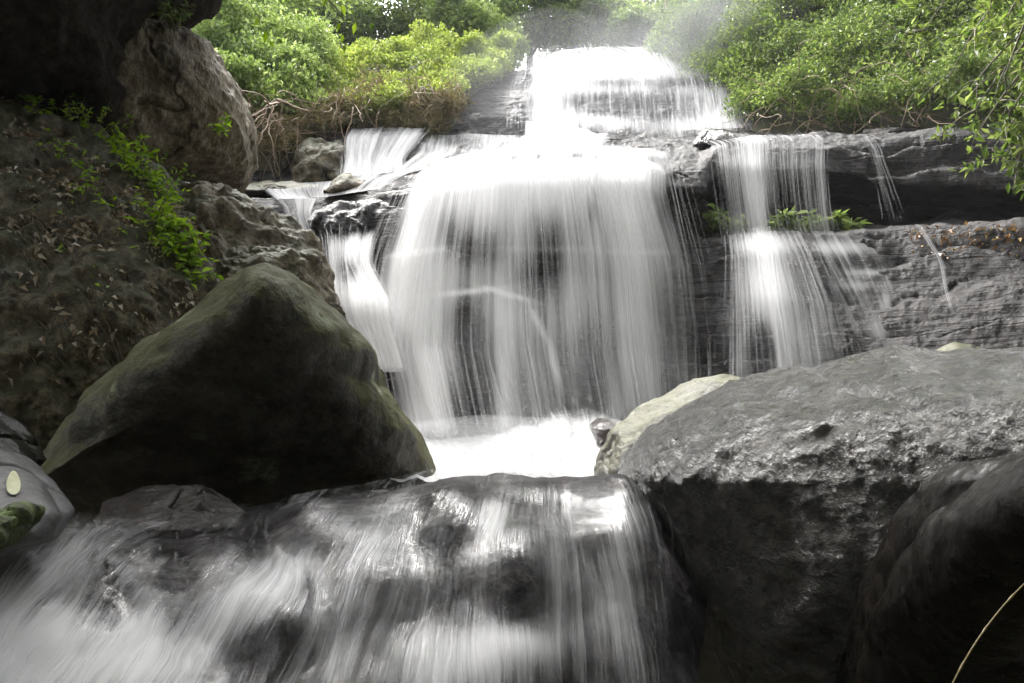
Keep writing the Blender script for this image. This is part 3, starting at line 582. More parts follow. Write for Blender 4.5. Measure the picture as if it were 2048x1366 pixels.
boulder([(-60,1040),(60,930),(110,865),(200,765),(310,680),(430,590),(495,535),(530,525),(590,552),(650,605),(700,650),(742,700),(756,740),(752,765),(800,828),(838,885),(862,940),(880,990),(860,1060),(500,1120),(200,1130)],
        3.5, 0.75, m_tri, "big pointed boulder with green moss, darkest and largest on the left", p=2.6, tilt=(0.9, -2.3), c=(520,700), disp=(0.05, 0.03, 0.008), ridge=0.3, nt=480, ns=150, back=0.8, crack=0.0)
boulder([(320,420),(340,372),(400,364),(470,385),(540,420),(590,450),(620,480),(640,520),(655,600),(670,700),(500,800),(300,700),(280,520)],
        5.5, 0.8, m_mid, "rough brown boulder between the leafy bank and the waterfall", p=2.4, tilt=(0.5, 1.5), disp=(0.10, 0.09, 0.03), nt=420, ns=140, facets=6, crack=0.05)
boulder([(230,-40),(330,5),(395,52),(420,95),(445,135),(480,185),(494,250),(496,320),(480,355),(450,385),(415,372),(380,350),(330,330),(200,380),(60,420),(-100,200),(100,20)],
        6.4, 0.6, m_over, "tall brown rock face jutting down at upper left", p=3.0, tilt=(1.5, -1.0), c=(330,180), disp=(0.10, 0.05, 0.02), nt=420, ns=140, facets=8, crack=0.06)
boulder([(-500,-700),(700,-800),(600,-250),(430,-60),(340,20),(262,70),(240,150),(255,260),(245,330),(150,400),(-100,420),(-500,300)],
        5.0, 1.2, m_corner_shade, "overhanging rock filling the top left corner, its shade painted in as black", p=2.2, tilt=(1.0, -2.5), disp=(0.2, 0.08, 0.02))
boulder([(-300,60),(-60,120),(0,172),(100,232),(220,292),(330,372),(395,440),(420,540),(450,600),(380,700),(250,850),(80,960),(-150,1050),(-500,1000),(-600,400)],
        4.9, 0.9, m_bank, "earthy bank rock matted with roots and dead leaves on the left", p=2.0, tilt=(0.4, 1.6), c=(100,600), disp=(0.1, 0.10, 0.03), nt=420, ns=140, freq=1.2)
cleft = cleft_long
boulder([(1248,960),(1254,915),(1290,870),(1340,838),(1400,805),(1470,775),(1550,746),(1640,728),(1720,718),(1800,702),(1900,708),(2048,694),(2300,690),(2600,900),(2500,1300),(1900,1500),(1500,1400),(1380,1250),(1320,1120),(1275,1030)],
        3.2, 0.85, m_whale, "long wet grey boulder with a glistening top on the right", p=2.5, tilt=(-0.5, 0.1), c=(1760,960), disp=(0.06, 0.022, 0.009), ridge=0.2, crack=0.0, nt=600, ns=200, freq=1.3)
cleft = cleft_none
boulder([(1190,960),(1200,915),(1225,870),(1290,818),(1350,788),(1390,768),(1440,761),(1500,770),(1560,800),(1560,950),(1350,1010)],
        4.3, 0.6, m_pale, "pale mossy boulder behind the long wet boulder", p=2.2, tilt=(0, 1.0), disp=(0.05, 0.04, 0.012))
boulder([(1860,712),(1880,698),(1910,688),(1945,690),(1965,700),(1980,730),(1870,740)], 4.2, 0.15, m_pale, "small pale rock peeping over the long wet boulder", disp=(0.02, 0.015, 0.004), nt=120, ns=40)
boulder([(1180,850),(1195,838),(1220,838),(1240,852),(1238,880),(1215,892),(1190,880)], 5.2, 0.12, m_brown, "little wet brown stone standing in the foam", disp=(0.03, 0.02, 0.005), nt=120, ns=40)
boulder([(1690,1480),(1715,1350),(1745,1240),(1800,1135),(1865,1035),(1950,965),(2060,905),(2300,860),(2500,1200),(2300,1600),(1800,1600)],
        1.75, 0.5, m_black, "shiny black rock with a brown rim in the bottom right corner", p=2.0, tilt=(-0.4, -1.4), c=(2150,1080), disp=(0.03, 0.012, 0.003), crack=0.0, nt=360, ns=120, freq=1.6)
boulder([(185,1040),(215,1008),(270,988),(335,978),(395,984),(440,1000),(490,1025),(500,1060),(420,1080),(330,1085),(230,1075)], 2.75, 0.22, m_brown,
        "low wet reddish brown rock at the foot of the pointed boulder", p=2.1, tilt=(0, 2.6), disp=(0.04, 0.03, 0.008), nt=220, ns=70, freq=1.8)
boulder([(-250,880),(-60,890),(5,905),(40,925),(80,962),(105,1000),(122,1030),(90,1080),(-80,1120),(-260,1100)], 2.1, 0.2, rock_mat("slate_rock", (0.035, 0.035, 0.036), (0.075, 0.074, 0.075), (0.11, 0.11, 0.11), rough=(0.4, 0.6), bump=0.25),
        "smooth slate grey rock at the left edge with a fallen leaf on it", p=2.4, tilt=(0, 1.6), disp=(0.015, 0.01, 0.003), nt=200, ns=60)
boulder([(-200,780),(-40,815),(0,838),(30,865),(60,900),(76,922),(50,945),(-100,960),(-220,900)], 2.7, 0.25, m_black, "dark rounded rock behind the slate grey one", p=2.2, tilt=(0, 0.8), disp=(0.03, 0.02, 0.005), nt=160, ns=50)
# stones on the ledge
boulder([(845,352),(855,330),(870,317),(910,318),(950,328),(978,334),(985,345),(930,352),(880,358)], 8.3, 0.35, m_pale, "pale tan wedge of rock beside the top of the main fall", disp=(0.05, 0.04, 0.01), nt=160, ns=50)
boulder([(645,385),(660,368),(685,352),(700,350),(728,365),(732,380),(700,390)], 8.2, 0.25, m_mid, "small brown pointed stone below the left cascade", disp=(0.05, 0.04, 0.01), nt=140, ns=50)
boulder([(1388,290),(1395,270),(1415,262),(1445,265),(1470,275),(1482,288),(1440,295)], 8.9, 0.3, m_brown, "dark brown stone lying on top of the right ledge", disp=(0.05, 0.05, 0.015), nt=140, ns=50)
boulder([(452,384),(480,373),(540,368),(600,370),(648,376),(620,384),(560,389),(490,389)], 8.75, 0.4, m_pale, "flat pale slab lying by the stream at left of the ledge", disp=(0.04, 0.03, 0.01), nt=180, ns=50)
boulder([(580,380),(590,320),(610,290),(660,285),(690,300),(690,370),(640,385)], 9.2, 0.4, m_bank, "squat brown rock under the roots left of the small cascade", disp=(0.1, 0.08, 0.02), nt=180, ns=60)

boulder([(618,440),(640,420),(690,408),(750,402),(785,410),(770,450),(760,490),(720,505),(660,505),(632,480)], 7.75, 0.35, m_black2, "black wet block of rock between the ledge stream and the side fall", disp=(0.08, 0.08, 0.02), p=3, nt=200, ns=70)
# ------------------------------------------------------------ vegetation
m_l_bright = leaf_mat("sunny_leaves", (0.12, 0.18, 0.04), (0.20, 0.28, 0.07), (0.34, 0.40, 0.18))
m_l_grass = leaf_mat("lime_leaves", (0.16, 0.21, 0.03), (0.22, 0.29, 0.06), (0.34, 0.38, 0.13))
m_l_mid = leaf_mat("mid_green_leaves", (0.05, 0.09, 0.02), (0.11, 0.16, 0.035), (0.22, 0.27, 0.09))
m_l_dark = leaf_mat("deep_green_leaves", (0.03, 0.06, 0.02), (0.05, 0.09, 0.03), (0.09, 0.13, 0.05))
m_l_fresh = leaf_mat("fresh_leaves", (0.12, 0.22, 0.02), (0.20, 0.34, 0.03), (0.30, 0.42, 0.06), trans=0.45)
m_l_dead = leaf_mat("dead_leaves", (0.16, 0.10, 0.05), (0.34, 0.27, 0.18), (0.60, 0.55, 0.45), trans=0.1, rough=0.35)
m_l_dry = leaf_mat("dry_grass_blades", (0.10, 0.075, 0.035), (0.14, 0.13, 0.05), (0.24, 0.19, 0.11), trans=0.25)
def thicket(name, rows, n, size, mat, label, thick=0.6, lump=1.2, cat="undergrowth", backing=True, seed=0, aspect=0.5, csz=0.45):
    G = loft(rows, 160, 120, smv=8, smu=8); N = facing(grid_normals(G), G); N[..., 2] += 0.35; N /= np.linalg.norm(N, axis=-1, keepdims=True)
    i = rng.random(n) * 118.9; j = rng.random(n) * 158.9; a, c = i.astype(int), j.astype(int); f, g = (i - a)[:, None], (j - c)[:, None]
    P = (G[a, c] * (1 - f) + G[a + 1, c] * f) * (1 - g) + (G[a, c + 1] * (1 - f) + G[a + 1, c + 1] * f) * g; Nn = N[a, c]
    K = max(60, n // 110); idx = rng.integers(0, K, n); cs = P[:K]; cn = Nn[:K]
    cl = 0.5 + 0.5 * fbm(cs * lump + seed, 3); hgt = thick * smooth01((cl - 0.25) / 0.5) * rng.uniform(0.5, 1.15, K); cr = thick * csz * rng.uniform(0.5, 1.3, K)
    dr = rnd_dir(n); sgn = np.sign((dr * cn[idx]).sum(1))[:, None]; dr = np.where(rng.random((n, 1)) < 0.7, dr * sgn, dr)
    P = (cs + cn * hgt[:, None])[idx] + dr * (cr[idx] * (0.35 + 0.65 * rng.random(n) ** 0.6))[:, None]; Nn = dr
    D = rnd_dir(n, 0.15) + Nn * 0.5; NN = rnd_dir(n, 1.0)
    L = size * rng.uniform(0.6, 1.4, n)
    V, Fc = leaves(P, D, NN, L, L * aspect * rng.uniform(0.7, 1.2, n))
    o = mesh_np(name, V, Fc, mat, smooth=False, base=False); tag(o, label, cat, kind='stuff')
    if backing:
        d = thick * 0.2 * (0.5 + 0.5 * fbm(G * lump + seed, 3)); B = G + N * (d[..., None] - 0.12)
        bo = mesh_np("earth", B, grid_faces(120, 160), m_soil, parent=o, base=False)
    return o, G, N
# left bank
thicket("undergrowth", [[(470,285,9.5),(600,278,9.7),(750,266,9.8),(850,250,10.1),(930,190,11.3),(1000,150,12.9)],[(430,160,10.6),(600,190,10.8),(750,175,11.2),(880,160,11.8),(1010,135,13.2)],[(420,110,11.6),(600,130,12),(750,120,12.3),(880,112,12.9),(1020,108,13.8)]],
        80000, 0.058, m_l_grass, "lime green creepers and grass covering the left bank above the roots", thick=0.45, lump=1.1)
thicket("undergrowth", [[(430,260,9.3),(540,270,9.5),(640,240,9.8)],[(400,120,9.8),(520,160,10.2),(650,170,10.6)],[(370,20,10.6),(500,70,11),(640,120,11.6)]],
        42000, 0.07, m_l_bright, "tumbling light green vines beside the brown overhang", thick=0.6, lump=1.3, seed=4)
# right bank
thicket("undergrowth", [[(1310,130,13.4),(1480,190,11.4),(1500,262,10.4),(1620,262,9.9),(1750,268,9.5),(1860,278,9.0),(2150,330,8.2)],[(1330,90,13.6),(1500,120,12),(1650,140,11),(1800,140,10.4),(1950,130,9.8),(2150,120,9.2)],
        [(1330,40,14.2),(1500,20,13),(1700,0,12),(1900,-30,11),(2150,-60,10)],[(1330,-80,15),(1500,-120,14),(1700,-160,13),(1900,-200,12),(2150,-260,11)]],
        150000, 0.062, m_l_mid, "dense green thicket tumbling over the right bank to the rock edge", thick=0.75, lump=1.0, seed=9)

def tree(x, Y, ztop, zbase, cr, mat, label, n=6000, ls=0.13, lean=0.0, seed=0, trunk=0.12, nclump=16, group="trees above the falls", csize=0.42):
    rr = np.random.default_rng(seed + 100)
    t = empty("tree", (x, Y, zbase)); tag(t, label, "tree", group)
    H = ztop - zbase; top = np.array([x + lean, Y, zbase + H * 0.62])
    paths = [(bez((x, Y, zbase), (x + lean * 0.2, Y, zbase + H * 0.35), top, 12), np.linspace(trunk, trunk * 0.45, 12))]
    ctr = np.array([x + lean, Y, zbase + H * 0.66]); clumps = []
    for k in range(nclump):
        d = rr.normal(size=3); d /= np.linalg.norm(d); e = ctr + d * np.array([cr, cr * 0.9, H * 0.34]) * rr.uniform(0.45, 1.0)
        clumps.append((e, cr * csize * rr.uniform(0.6, 1.25)))
        st = paths[0][0][rr.integers(4, 11)]
        paths.append((bez(st, (st + e) / 2 + rr.normal(0, 0.15, 3) + np.array([0, 0, 0.2]), e, 8), np.linspace(trunk * 0.35, trunk * 0.07, 8)))
    V, Fc = tube_mesh(paths, 7); mesh_np("trunk", V, Fc, m_trunk, parent=t)
    P = []; 
    per = n // nclump
    for e, r in clumps:
        d = rr.normal(size=(per, 3)); d /= np.linalg.norm(d, axis=1)[:, None]
        rad = r * (0.45 + 0.55 * rr.random(per) ** 0.6) * (1 + 0.35 * fbm(d * 2.2 + e, 2))
        P.append(e + d * rad[:, None] * np.array([1, 1, 0.75]))
    P = np.concatenate(P); m = len(P)
    L = ls * rr.uniform(0.6, 1.35, m)
    D = rr.normal(size=(m, 3)); D[:, 2] -= 0.3; NN = rr.normal(size=(m, 3)) * 0.7; NN[:, 2] += 1
    V, Fc = leaves(P, D, NN, L, L * 0.45); mesh_np("crown", V, Fc, mat, parent=t, smooth=False)
    return t
def at(px, py, Y): return W(px, py, Y)
def big_tree():
    rr = np.random.default_rng(77); base = np.array([6.4, 1.0, 1.5]); t = empty("tree", base)
    tag(t, "leafy tree leaning from the right bank, branches hanging into the upper right corner, unseen canopy added overhead for shade", "tree")
    paths = [(bez(base, (6.2, 0.8, 4.5), (3.6, 0, 6.6), 14), np.linspace(0.28, 0.14, 14))]; P = []; A = []
    for k in range(150):  # canopy clumps added out of view overhead to darken the foreground
        e = np.array([rr.uniform(-5.2, 6.5), rr.uniform(-6.5, 2.7), 0])
        if k % 6 == 0: e = np.array([rr.uniform(5.0, 8.0), rr.uniform(3.0, 7.5), 0])  # further unseen clumps added to shade the rock at far right
        e[2] = rr.uniform(6.0, 7.4) + 0.12 * abs(e[0]) + 0.25 * max(0, e[1])
        st = paths[0][0][rr.integers(7, 14)]; paths.append((bez(st, (st + e) / 2 + (0, 0, 0.8), e, 9), np.linspace(0.07, 0.015, 9)))
        m = 760; d = rr.normal(size=(m, 3)); d /= np.linalg.norm(d, axis=1)[:, None]
        P.append(e + d * (rr.random(m) ** 0.4 * 1.5)[:, None] * np.array([1, 1, 0.5])); A.append(np.full(m, 0.24))
    # the low branches that reach into view at the right
    for (x0, y0, x1, y1, Y) in ((2250, -200, 1930, 90, 4.6), (2300, -100, 1950, 220, 4.4), (2300, 60, 1985, 300, 4.3), (2250, -250, 2010, 150, 4.0), (2250, 0, 1960, 260, 4.7), (2250,-100,2020,20,4.1), (2300, 150, 2000, 300, 4.4), (2200,-300,1850,60,4.9),(2250,-300,1900,150,4.8),(2300,-100,1930,190,4.9),(2300,0,2010,240,4.2),(2250,-250,1960,20,4.4),(2300,50,2040,310,4.2)):
        a_, e = W(x0, y0, Y - 0.6), W(x1, y1, Y); q = bez(a_, (a_ + e) / 2 + (0, 0, 0.3), e, 14); paths.append((q, np.linspace(0.02, 0.003, 14)))
        for k in range(12):
            s0 = q[rr.integers(3, 14)]; e2 = s0 + rr.normal(size=3) * np.array([0.22, 0.2, 0.14]) - (0, 0, 0.12); q2 = bez(s0, (s0 + e2) / 2 + (0, 0, 0.05), e2, 7); paths.append((q2, np.linspace(0.005, 0.0015, 7)))
            m = 16; P.append(q2[rr.integers(1, 7, m)] + rr.normal(0, 0.02, (m, 3))); A.append(np.full(m, 0.068))
    for y in (2.6, 0.0, -2.6):
        paths.append((bez((3.6, 0, 6.6), (0, y * 0.6, 7.4), (-5, y, 6.6), 12), np.linspace(0.13, 0.04, 12)))
    V, Fc = tube_mesh(paths, 7); mesh_np("trunk", V, Fc, m_trunk, parent=t)
    P = np.concatenate(P); A = np.concatenate(A); m = len(P); L = A * rr.uniform(0.6, 1.3, m)
    D = rr.normal(size=(m, 3)); D[:, 2] -= 0.5; NN = rr.normal(size=(m, 3)) * 0.5; NN[:, 2] += 1
    V, Fc = leaves(P, D, NN, L, L * 0.42); mesh_np("crown", V, Fc, m_l_mid, parent=t, smooth=False)
big_tree()
TREES = [ # px centre, py top, py base, Y, crown radius, mat, label
 (455, -120, 140, 13.5, 1.7, 0, "leafy bush tree just right of the brown overhang, top cut by the frame"),
 (560, -60, 150, 15.5, 1.8, 2, "mid green tree behind the vines at upper left"),
 (690, 20, 140, 16.5, 1.6, 0, "rounded light green tree above the lime creepers, left of the sky gap"),
 (650, -200, 120, 20, 2.4, 3, "dark tall tree standing behind at upper left"),
 (790, 25, 130, 17, 1.5, 2, "low bushy tree directly below the bright sky gap"),
 (890, -60, 130, 16.5, 1.9, 1, "broad mid green tree right of the bright sky gap"),
 (960, 10, 140, 15.5, 1.3, 0, "small light green tree at the right end of the creepers"),
 (1060, -40, 125, 18, 2.2, 3, "bluish dark tree left of the crest of the upper fall"),
 (1150, 10, 118, 17.5, 1.5, 2, "tree standing straight behind the crest of the upper fall"),
 (1240, -80, 118, 20, 2.0, 1, "taller tree behind the right part of the crest"),
 (1290, 20, 120, 16.5, 1.1, 0, "small pale tree by the bare leaning stem"),
 (1400, -40, 130, 16, 1.6, 0, "hazy light green tree at the left edge of the right thicket"),
 (1000, -320, 110, 24, 2.6, 2, "tall tree in the back row over the left of the upper fall"),
 (1180, -330, 110, 26, 2.6, 3, "tall tree in the back row over the crest of the fall"),
 (1360, -330, 110, 24, 2.8, 1, "tall tree in the back row at the right of the crest"),
 (520, -330, 110, 22, 3.0, 3, "tall tree in the back row near the brown overhang"),
 (1560, -200, 120, 18, 2.6, 1, "big tree rising behind the right thicket"),
 (1800, -350, 120, 17, 3.0, 1, "big tree at far right behind the right thicket"),
]
mats = [m_l_bright, m_l_mid, m_l_mid, m_l_dark]
for k, (cx, pt, pb, Y, cr, mi, lab) in enumerate(TREES):
    b0 = at(cx, pb, Y); t0 = at(cx, pt, Y)
    tree(b0[0], Y, t0[2], b0[2] - 0.6, cr, mats[mi], lab, seed=k, n=9000, ls=0.13 if Y < 19 else 0.17, nclump=20)

def twigs(n, x0, x1, y0, y1, Y0, Y1, label):
    rr = np.random.default_rng(int(x0)); paths = []
    for k in range(n):
        x = rr.uniform(x0, x1); f = (x - x0) / (x1 - x0); Y = Y0 + (Y1 - Y0) * f; a = W(x, rr.uniform(y0, y1), Y + 0.3); v = rr.normal(size=3) * np.array([1, 0.6, 0.5]); v[1] -= 0.5; p = [a]
        for q in range(12): v = v + rr.normal(0, 0.22, 3) + np.array([0, 0, -0.04]); v /= np.linalg.norm(v); p.append(p[-1] + v * rr.uniform(0.05, 0.11))
        r0 = rr.uniform(0.004, 0.012); paths.append((np.array(p), np.linspace(r0, r0 * 0.3, 13)))
    V, Fc = tube_mesh(paths, 5); tag(mesh_np("twigs", V, Fc, m_root, base=False), label, "twigs", kind='stuff')
twigs(70, 1490, 1900, 150, 285, 9.9, 8.6, "bare tangled twigs sticking out of the underside of the right thicket")
def hanging():
    rr = np.random.default_rng(5); a = W(500, -80, 2.6); t = empty("hanging_twig", a); tag(t, "slender twig with a few green leaves dangling in at the top, left of centre", "twig"); paths = []; P = []; D = []
    for (x0, y0, x1, y1, x2, y2) in ((420, -90, 520, 20, 540, 80), (470, -90, 640, -20, 705, 20), (640, -30, 690, 60, 745, 45), (600, -60, 690, 20, 690, 90)):
        q = bez(W(x0, y0, 2.6), W(x1, y1, 2.6), W(x2, y2, 2.6), 14); paths.append((q, np.linspace(0.0022, 0.001, 14)))
        for i in (9, 11, 13): P.append(q[i]); D.append((rr.normal(0, 0.4), rr.normal(0, 0.4), -1.0))
    V, Fc = tube_mesh(paths, 5); mesh_np("stem", V, Fc, m_twig, parent=t); P = np.array(P); m = len(P); L = rr.uniform(0.03, 0.055, m)
    V, Fc = leaves(P, np.array(D), np.array([[0.3, -1, 0.2]] * m), L, L * 0.42); mesh_np("foliage", V, Fc, m_l_fresh, parent=t, smooth=False)
hanging()
# bare stem at the crest
P = [(bez(at(1352,140,13.8), at(1335,70,13.8), at(1330,-20,13.9), 10), np.linspace(0.035, 0.02, 10)), (bez(at(1337,90,13.8), at(1345,70,13.8), at(1375,55,13.7), 8), np.linspace(0.015, 0.008, 8))]
V, Fc = tube_mesh(P, 7); o = mesh_np("sapling", V, Fc, m_root); tag(o, "bare pale leaning stem right of the crest of the upper fall", "sapling")

# roots
def roots(cx, cy, Y, wpx, hpx, n, label, seed):
    rr = np.random.default_rng(seed); paths = []
    for k in range(n):
        st = at(cx + rr.normal(0, wpx * 0.45), cy - hpx * rr.uniform(0.0, 0.6), Y + rr.uniform(-0.3, 0.1)); m = 22; sc = hpx / 1400 * Y
        v = rr.normal(size=3) * 0.5; v[1] = -abs(v[1]); v[2] -= 0.4; p = [st]; bend = rr.normal(size=3) * 0.16
        for q in range(m - 1):
            v = v + bend + rr.normal(0, 0.16, 3) + np.array([0, 0, -0.10]); v /= np.linalg.norm(v); p.append(p[-1] + v * sc * rr.uniform(0.05, 0.07))
        r0 = rr.choice([0.003, 0.006, 0.010, 0.017], p=[.42, .35, .19, .04]); paths.append((np.array(p), np.linspace(r0, r0 * 0.3, m)))
    V, Fc = tube_mesh(paths, 5); o = mesh_np("exposed_roots", V, Fc, m_root); tag(o, label, "roots")
roots(540, 265, 9.0, 60, 130, 40, "tangle of hanging brown roots next to the brown overhang", 1)
roots(700, 225, 9.5, 110, 90, 26, "spread of bare brown roots above the small left cascade", 2)
roots(860, 215, 9.9, 60, 100, 34, "looping knot of pale brown roots beside the upper rock steps", 3)
thicket("dry_brush", [[(470,330,8.9),(560,330,9.1),(620,285,9.5),(760,275,9.6),(880,270,9.8),(920,230,10.2)],[(460,200,9.6),(600,215,9.9),(750,205,10.1),(900,185,10.8)]], 14000, 0.10, m_l_dry, "brown and olive dry brush straggling down over the roots", thick=0.3, lump=2.0, seed=3, aspect=0.12, csz=0.8, cat="dry brush")

# leafy plants
def plant(base, n, h, ls, mat, label, seed, spread=0.5, cat="plant", name="leafy_plant", per=9, lean=(0, 0, 0), group=None):
    rr = np.random.default_rng(seed); base = np.asarray(base, float)
    t = empty(name, base); tag(t, label, cat, group); paths = []; P = []; D = []
    for k in range(n):
        a = rr.uniform(0, 2 * np.pi); e = base + np.array([math.cos(a) * spread * h, math.sin(a) * spread * h, h * rr.uniform(0.5, 1)]) * rr.uniform(0.5, 1) + np.array(lean) * h
        p = bez(base + rr.normal(0, 0.02, 3), (base + e) / 2 + np.array([0, 0, h * 0.25]), e, 8); paths.append((p, np.linspace(0.004, 0.0015, 8)))
        for q in range(per):
            s = rr.uniform(0.35, 1.0); i = int(s * 7); P.append(p[i]); d = rr.normal(size=3); d[2] = d[2] * 0.5 + 0.1; D.append(d)
    V, Fc = tube_mesh(paths, 5); mesh_np("stem", V, Fc, m_twig, parent=t)
    P = np.array(P); D = np.array(D); m = len(P); L = ls * rr.uniform(0.6, 1.3, m); NN = rr.normal(size=(m, 3)) * 0.4; NN[:, 2] += 1
    V, Fc = leaves(P, D, NN, L, L * 0.4); mesh_np("foliage", V, Fc, mat, parent=t, smooth=False); return t
bankY = depth_lookup(GRIDS["earthy bank rock matted with roots and dead leaves on the left"])
def on_bank(px, py, lift=0.02): return W(px, py, bankY(px, py) - lift)
def vine(pts, n, per, ls, label, seed, name="creeping_plant", spread=0.14):
    rr = np.random.default_rng(seed); pts = np.array(pts, float); t0 = on_bank(*pts[0]); t = empty(name, t0); tag(t, label, "plant"); paths = []; P = []; D = []; tt = np.linspace(0, len(pts) - 1, 30); run = np.stack([np.interp(tt, np.arange(len(pts)), pts[:, c]) for c in (0, 1)], -1) + rr.normal(0, 2, (30, 2)); paths.append((on_bank(run[:, 0], run[:, 1], 0.03), np.full(30, 0.003)))
    for k in range(n):
        s = rr.random() * (len(pts) - 1); i = min(int(s), len(pts) - 2); c = pts[i] + (pts[i + 1] - pts[i]) * (s - i) + rr.normal(0, 9, 2); b0 = on_bank(*c)
        e = b0 + np.array([rr.normal(0.02, spread * 0.8), -abs(rr.normal(0.04, spread * 0.5)), abs(rr.normal(0.03, spread * 0.8))]); q = bez(b0, (b0 + e) / 2 + np.array([0, -0.01, 0.03]), e, 8); paths.append((q, np.linspace(0.0028, 0.001, 8)))
        for _ in range(per):
            P.append(q[rr.integers(2, 8)]); d = rr.normal(size=3); d[2] = d[2] * 0.5 - 0.1; d[1] -= 0.4; D.append(d)
    V, Fc = tube_mesh(paths, 5); mesh_np("stem", V, Fc, m_twig, parent=t)
    P = np.array(P); D = np.array(D); m = len(P); L = 1.35 * ls * rr.uniform(0.4, 1.3, m); NN = rr.normal(size=(m, 3)) * 0.5; NN[:, 2] += 1; NN[:, 1] -= 0.4
    V, Fc = leaves(P, D, NN, L, L * rr.uniform(0.3, 0.5, m)); mesh_np("foliage", V, Fc, m_l_fresh, parent=t, smooth=False)
vine([(5,175),(50,215),(110,245)], 20, 6, 0.055, "leafy creeper at the left edge on the crest of the bank", 1)
vine([(130,235),(180,265),(220,300)], 26, 5, 0.045, "creeper on the bank crest below the dark overhang", 2)
vine([(225,300),(275,345),(330,400)], 56, 7, 0.05, "dense green creeper along the right half of the bank crest", 3)
vine([(320,440),(350,500),(400,570)], 60, 8, 0.055, "thick bright green creeper hanging beside the brown boulder", 4, spread=0.13)
vine([(90,300),(160,370),(230,430)], 22, 4, 0.045, "scattered green sprigs across the upper face of the bank", 5)
vine([(250,430),(285,480),(300,520)], 10, 4, 0.04, "small green sprigs at the right of the bank face", 6)
vine([(60,420),(120,470),(200,600)], 7, 3, 0.035, "few tiny green leaves low on the bank face", 7)
# seedling standing on the crest
plant(on_bank(170, 245), 3, 0.2, 0.05, m_l_fresh, "tall thin seedling standing up against the dark overhang", 51, spread=0.25, name="seedling", per=4)
# dead leaves and fine roots on the bank
def litter():
    n = 4200; px = rng.uniform(-20, 420, n); py = 190 + px * 0.62 + rng.exponential(150, n); ok = (py < 760) & (py > 170 + px * 0.6); px, py = px[ok], py[ok]
    keep = rng.random(len(px)) < np.clip(0.35 + 1.2 * noise(np.stack([px / 70, py / 70, 0 * px], -1)), 0, 1); px, py = px[keep], py[keep]
    P = on_bank(px, py, 0.035); m = len(P); D = rnd_dir(m); D[:, 0] += 0.6; D[:, 2] -= 0.6; NN = rnd_dir(m) * 0.6 + np.array([0, -0.7, 0.7]); L = rng.uniform(0.02, 0.075, m)
    V, Fc = leaves(P, D, NN, L, L * 0.42, droop=0.3); tag(mesh_np("leaf_litter", V, Fc, m_l_dead, smooth=False, base=False), "pale dead leaves caught all over the bank", "leaf litter", kind='stuff')
    paths = []
    for k in range(520):
        x = rng.uniform(-20, 400); y = 200 + x * 0.62 + rng.exponential(170); m = 12; t = np.linspace(0, 1, m); ln = rng.uniform(40, 150); an = R(rng.normal(48, 14))
        xs = x + ln * t * math.cos(an) + np.cumsum(rng.normal(0, 1.3, m)); ys = y + ln * t * math.sin(an) + np.cumsum(rng.normal(0, 1.3, m))
        if ys.max() > 820 or xs.max() > 440: continue
        r0 = rng.choice([0.0012, 0.002, 0.0035], p=[.4, .35, .25]) * 1.5; paths.append((W(xs, ys, bankY(xs, ys) - rng.uniform(0.0, 0.02)), np.linspace(r0, r0 * 0.5, m)))
    V, Fc = tube_mesh(paths, 5); tag(mesh_np("fine_roots", V, Fc, m_twig, base=False), "fine roots and stalks trailing diagonally down the bank", "roots", kind='stuff')
litter()
# fallen leaf on the slate rock
slY = depth_lookup(GRIDS["smooth slate grey rock at the left edge with a fallen leaf on it"], 6)
la = np.linspace(0, 2 * np.pi, 28, endpoint=False); lr = np.linspace(0.02, 1, 6)[:, None]; lx = 27 + lr * (14 * np.cos(la) * (1 - 0.25 * np.sin(la))); ly = 965 - lr * 24 * np.sin(la)
V = W(lx, ly, slY(lx, ly) - 0.006 - 0.004 * np.abs(lx - 27) / 14).reshape(-1, 3); Fc = grid_faces(6, 28, True)
tag(mesh_np("fallen_leaf", V, Fc, plain_mat("yellowed_leaf", (0.35, 0.36, 0.2), (0.45, 0.45, 0.3), 0.5, 60)), "pale yellow leaf lying on the slate grey rock", "leaf")
# yellow stalk at lower right
V, Fc = tube_mesh([(bez(W(2080, 1140, 1.15), W(1960, 1240, 1.12), W(1890, 1400, 1.08), 24), 0.0011 + 0.0007 * (np.arange(24) % 6 == 0))], 7)
tag(mesh_np("stalk", V, Fc, plain_mat("yellow_stalk", (0.08, 0.055, 0.008), (0.16, 0.11, 0.015), 0.4, 80)), "thin yellow stalk crossing the bottom right corner", "stalk")
boulder([(-90,1022),(0,1018),(40,1012),(60,1018),(58,1032),(38,1050),(15,1075),(-20,1100),(-90,1120)], 1.75, 0.12, plain_mat("green_moss", (0.008, 0.010, 0.003), (0.06, 0.09, 0.008), 0.8, 24, 0.8), "small rock with bright green moss at the left edge of the stream", tilt=(0, 1.0), disp=(0.02, 0.02, 0.006), nt=140, ns=50, freq=4)
for k, (px_, h) in enumerate([(1410, 0.30), (1460, 0.22), (1620, 0.25), (1680, 0.25), (1560, 0.2)]):
    plant(at(px_, 478, 8.0), 16, h, 0.12, m_l_mid, ["fern at the left end of the recess under the overhang", "fern left of the strongest jet under the overhang", "fern right of the strongest jet under the overhang", "rightmost fern under the overhang", "fern directly behind the strongest jet under the overhang"][k], 90 + k, spread=0.8, cat="fern", name="fern", group="ferns under the overhang")

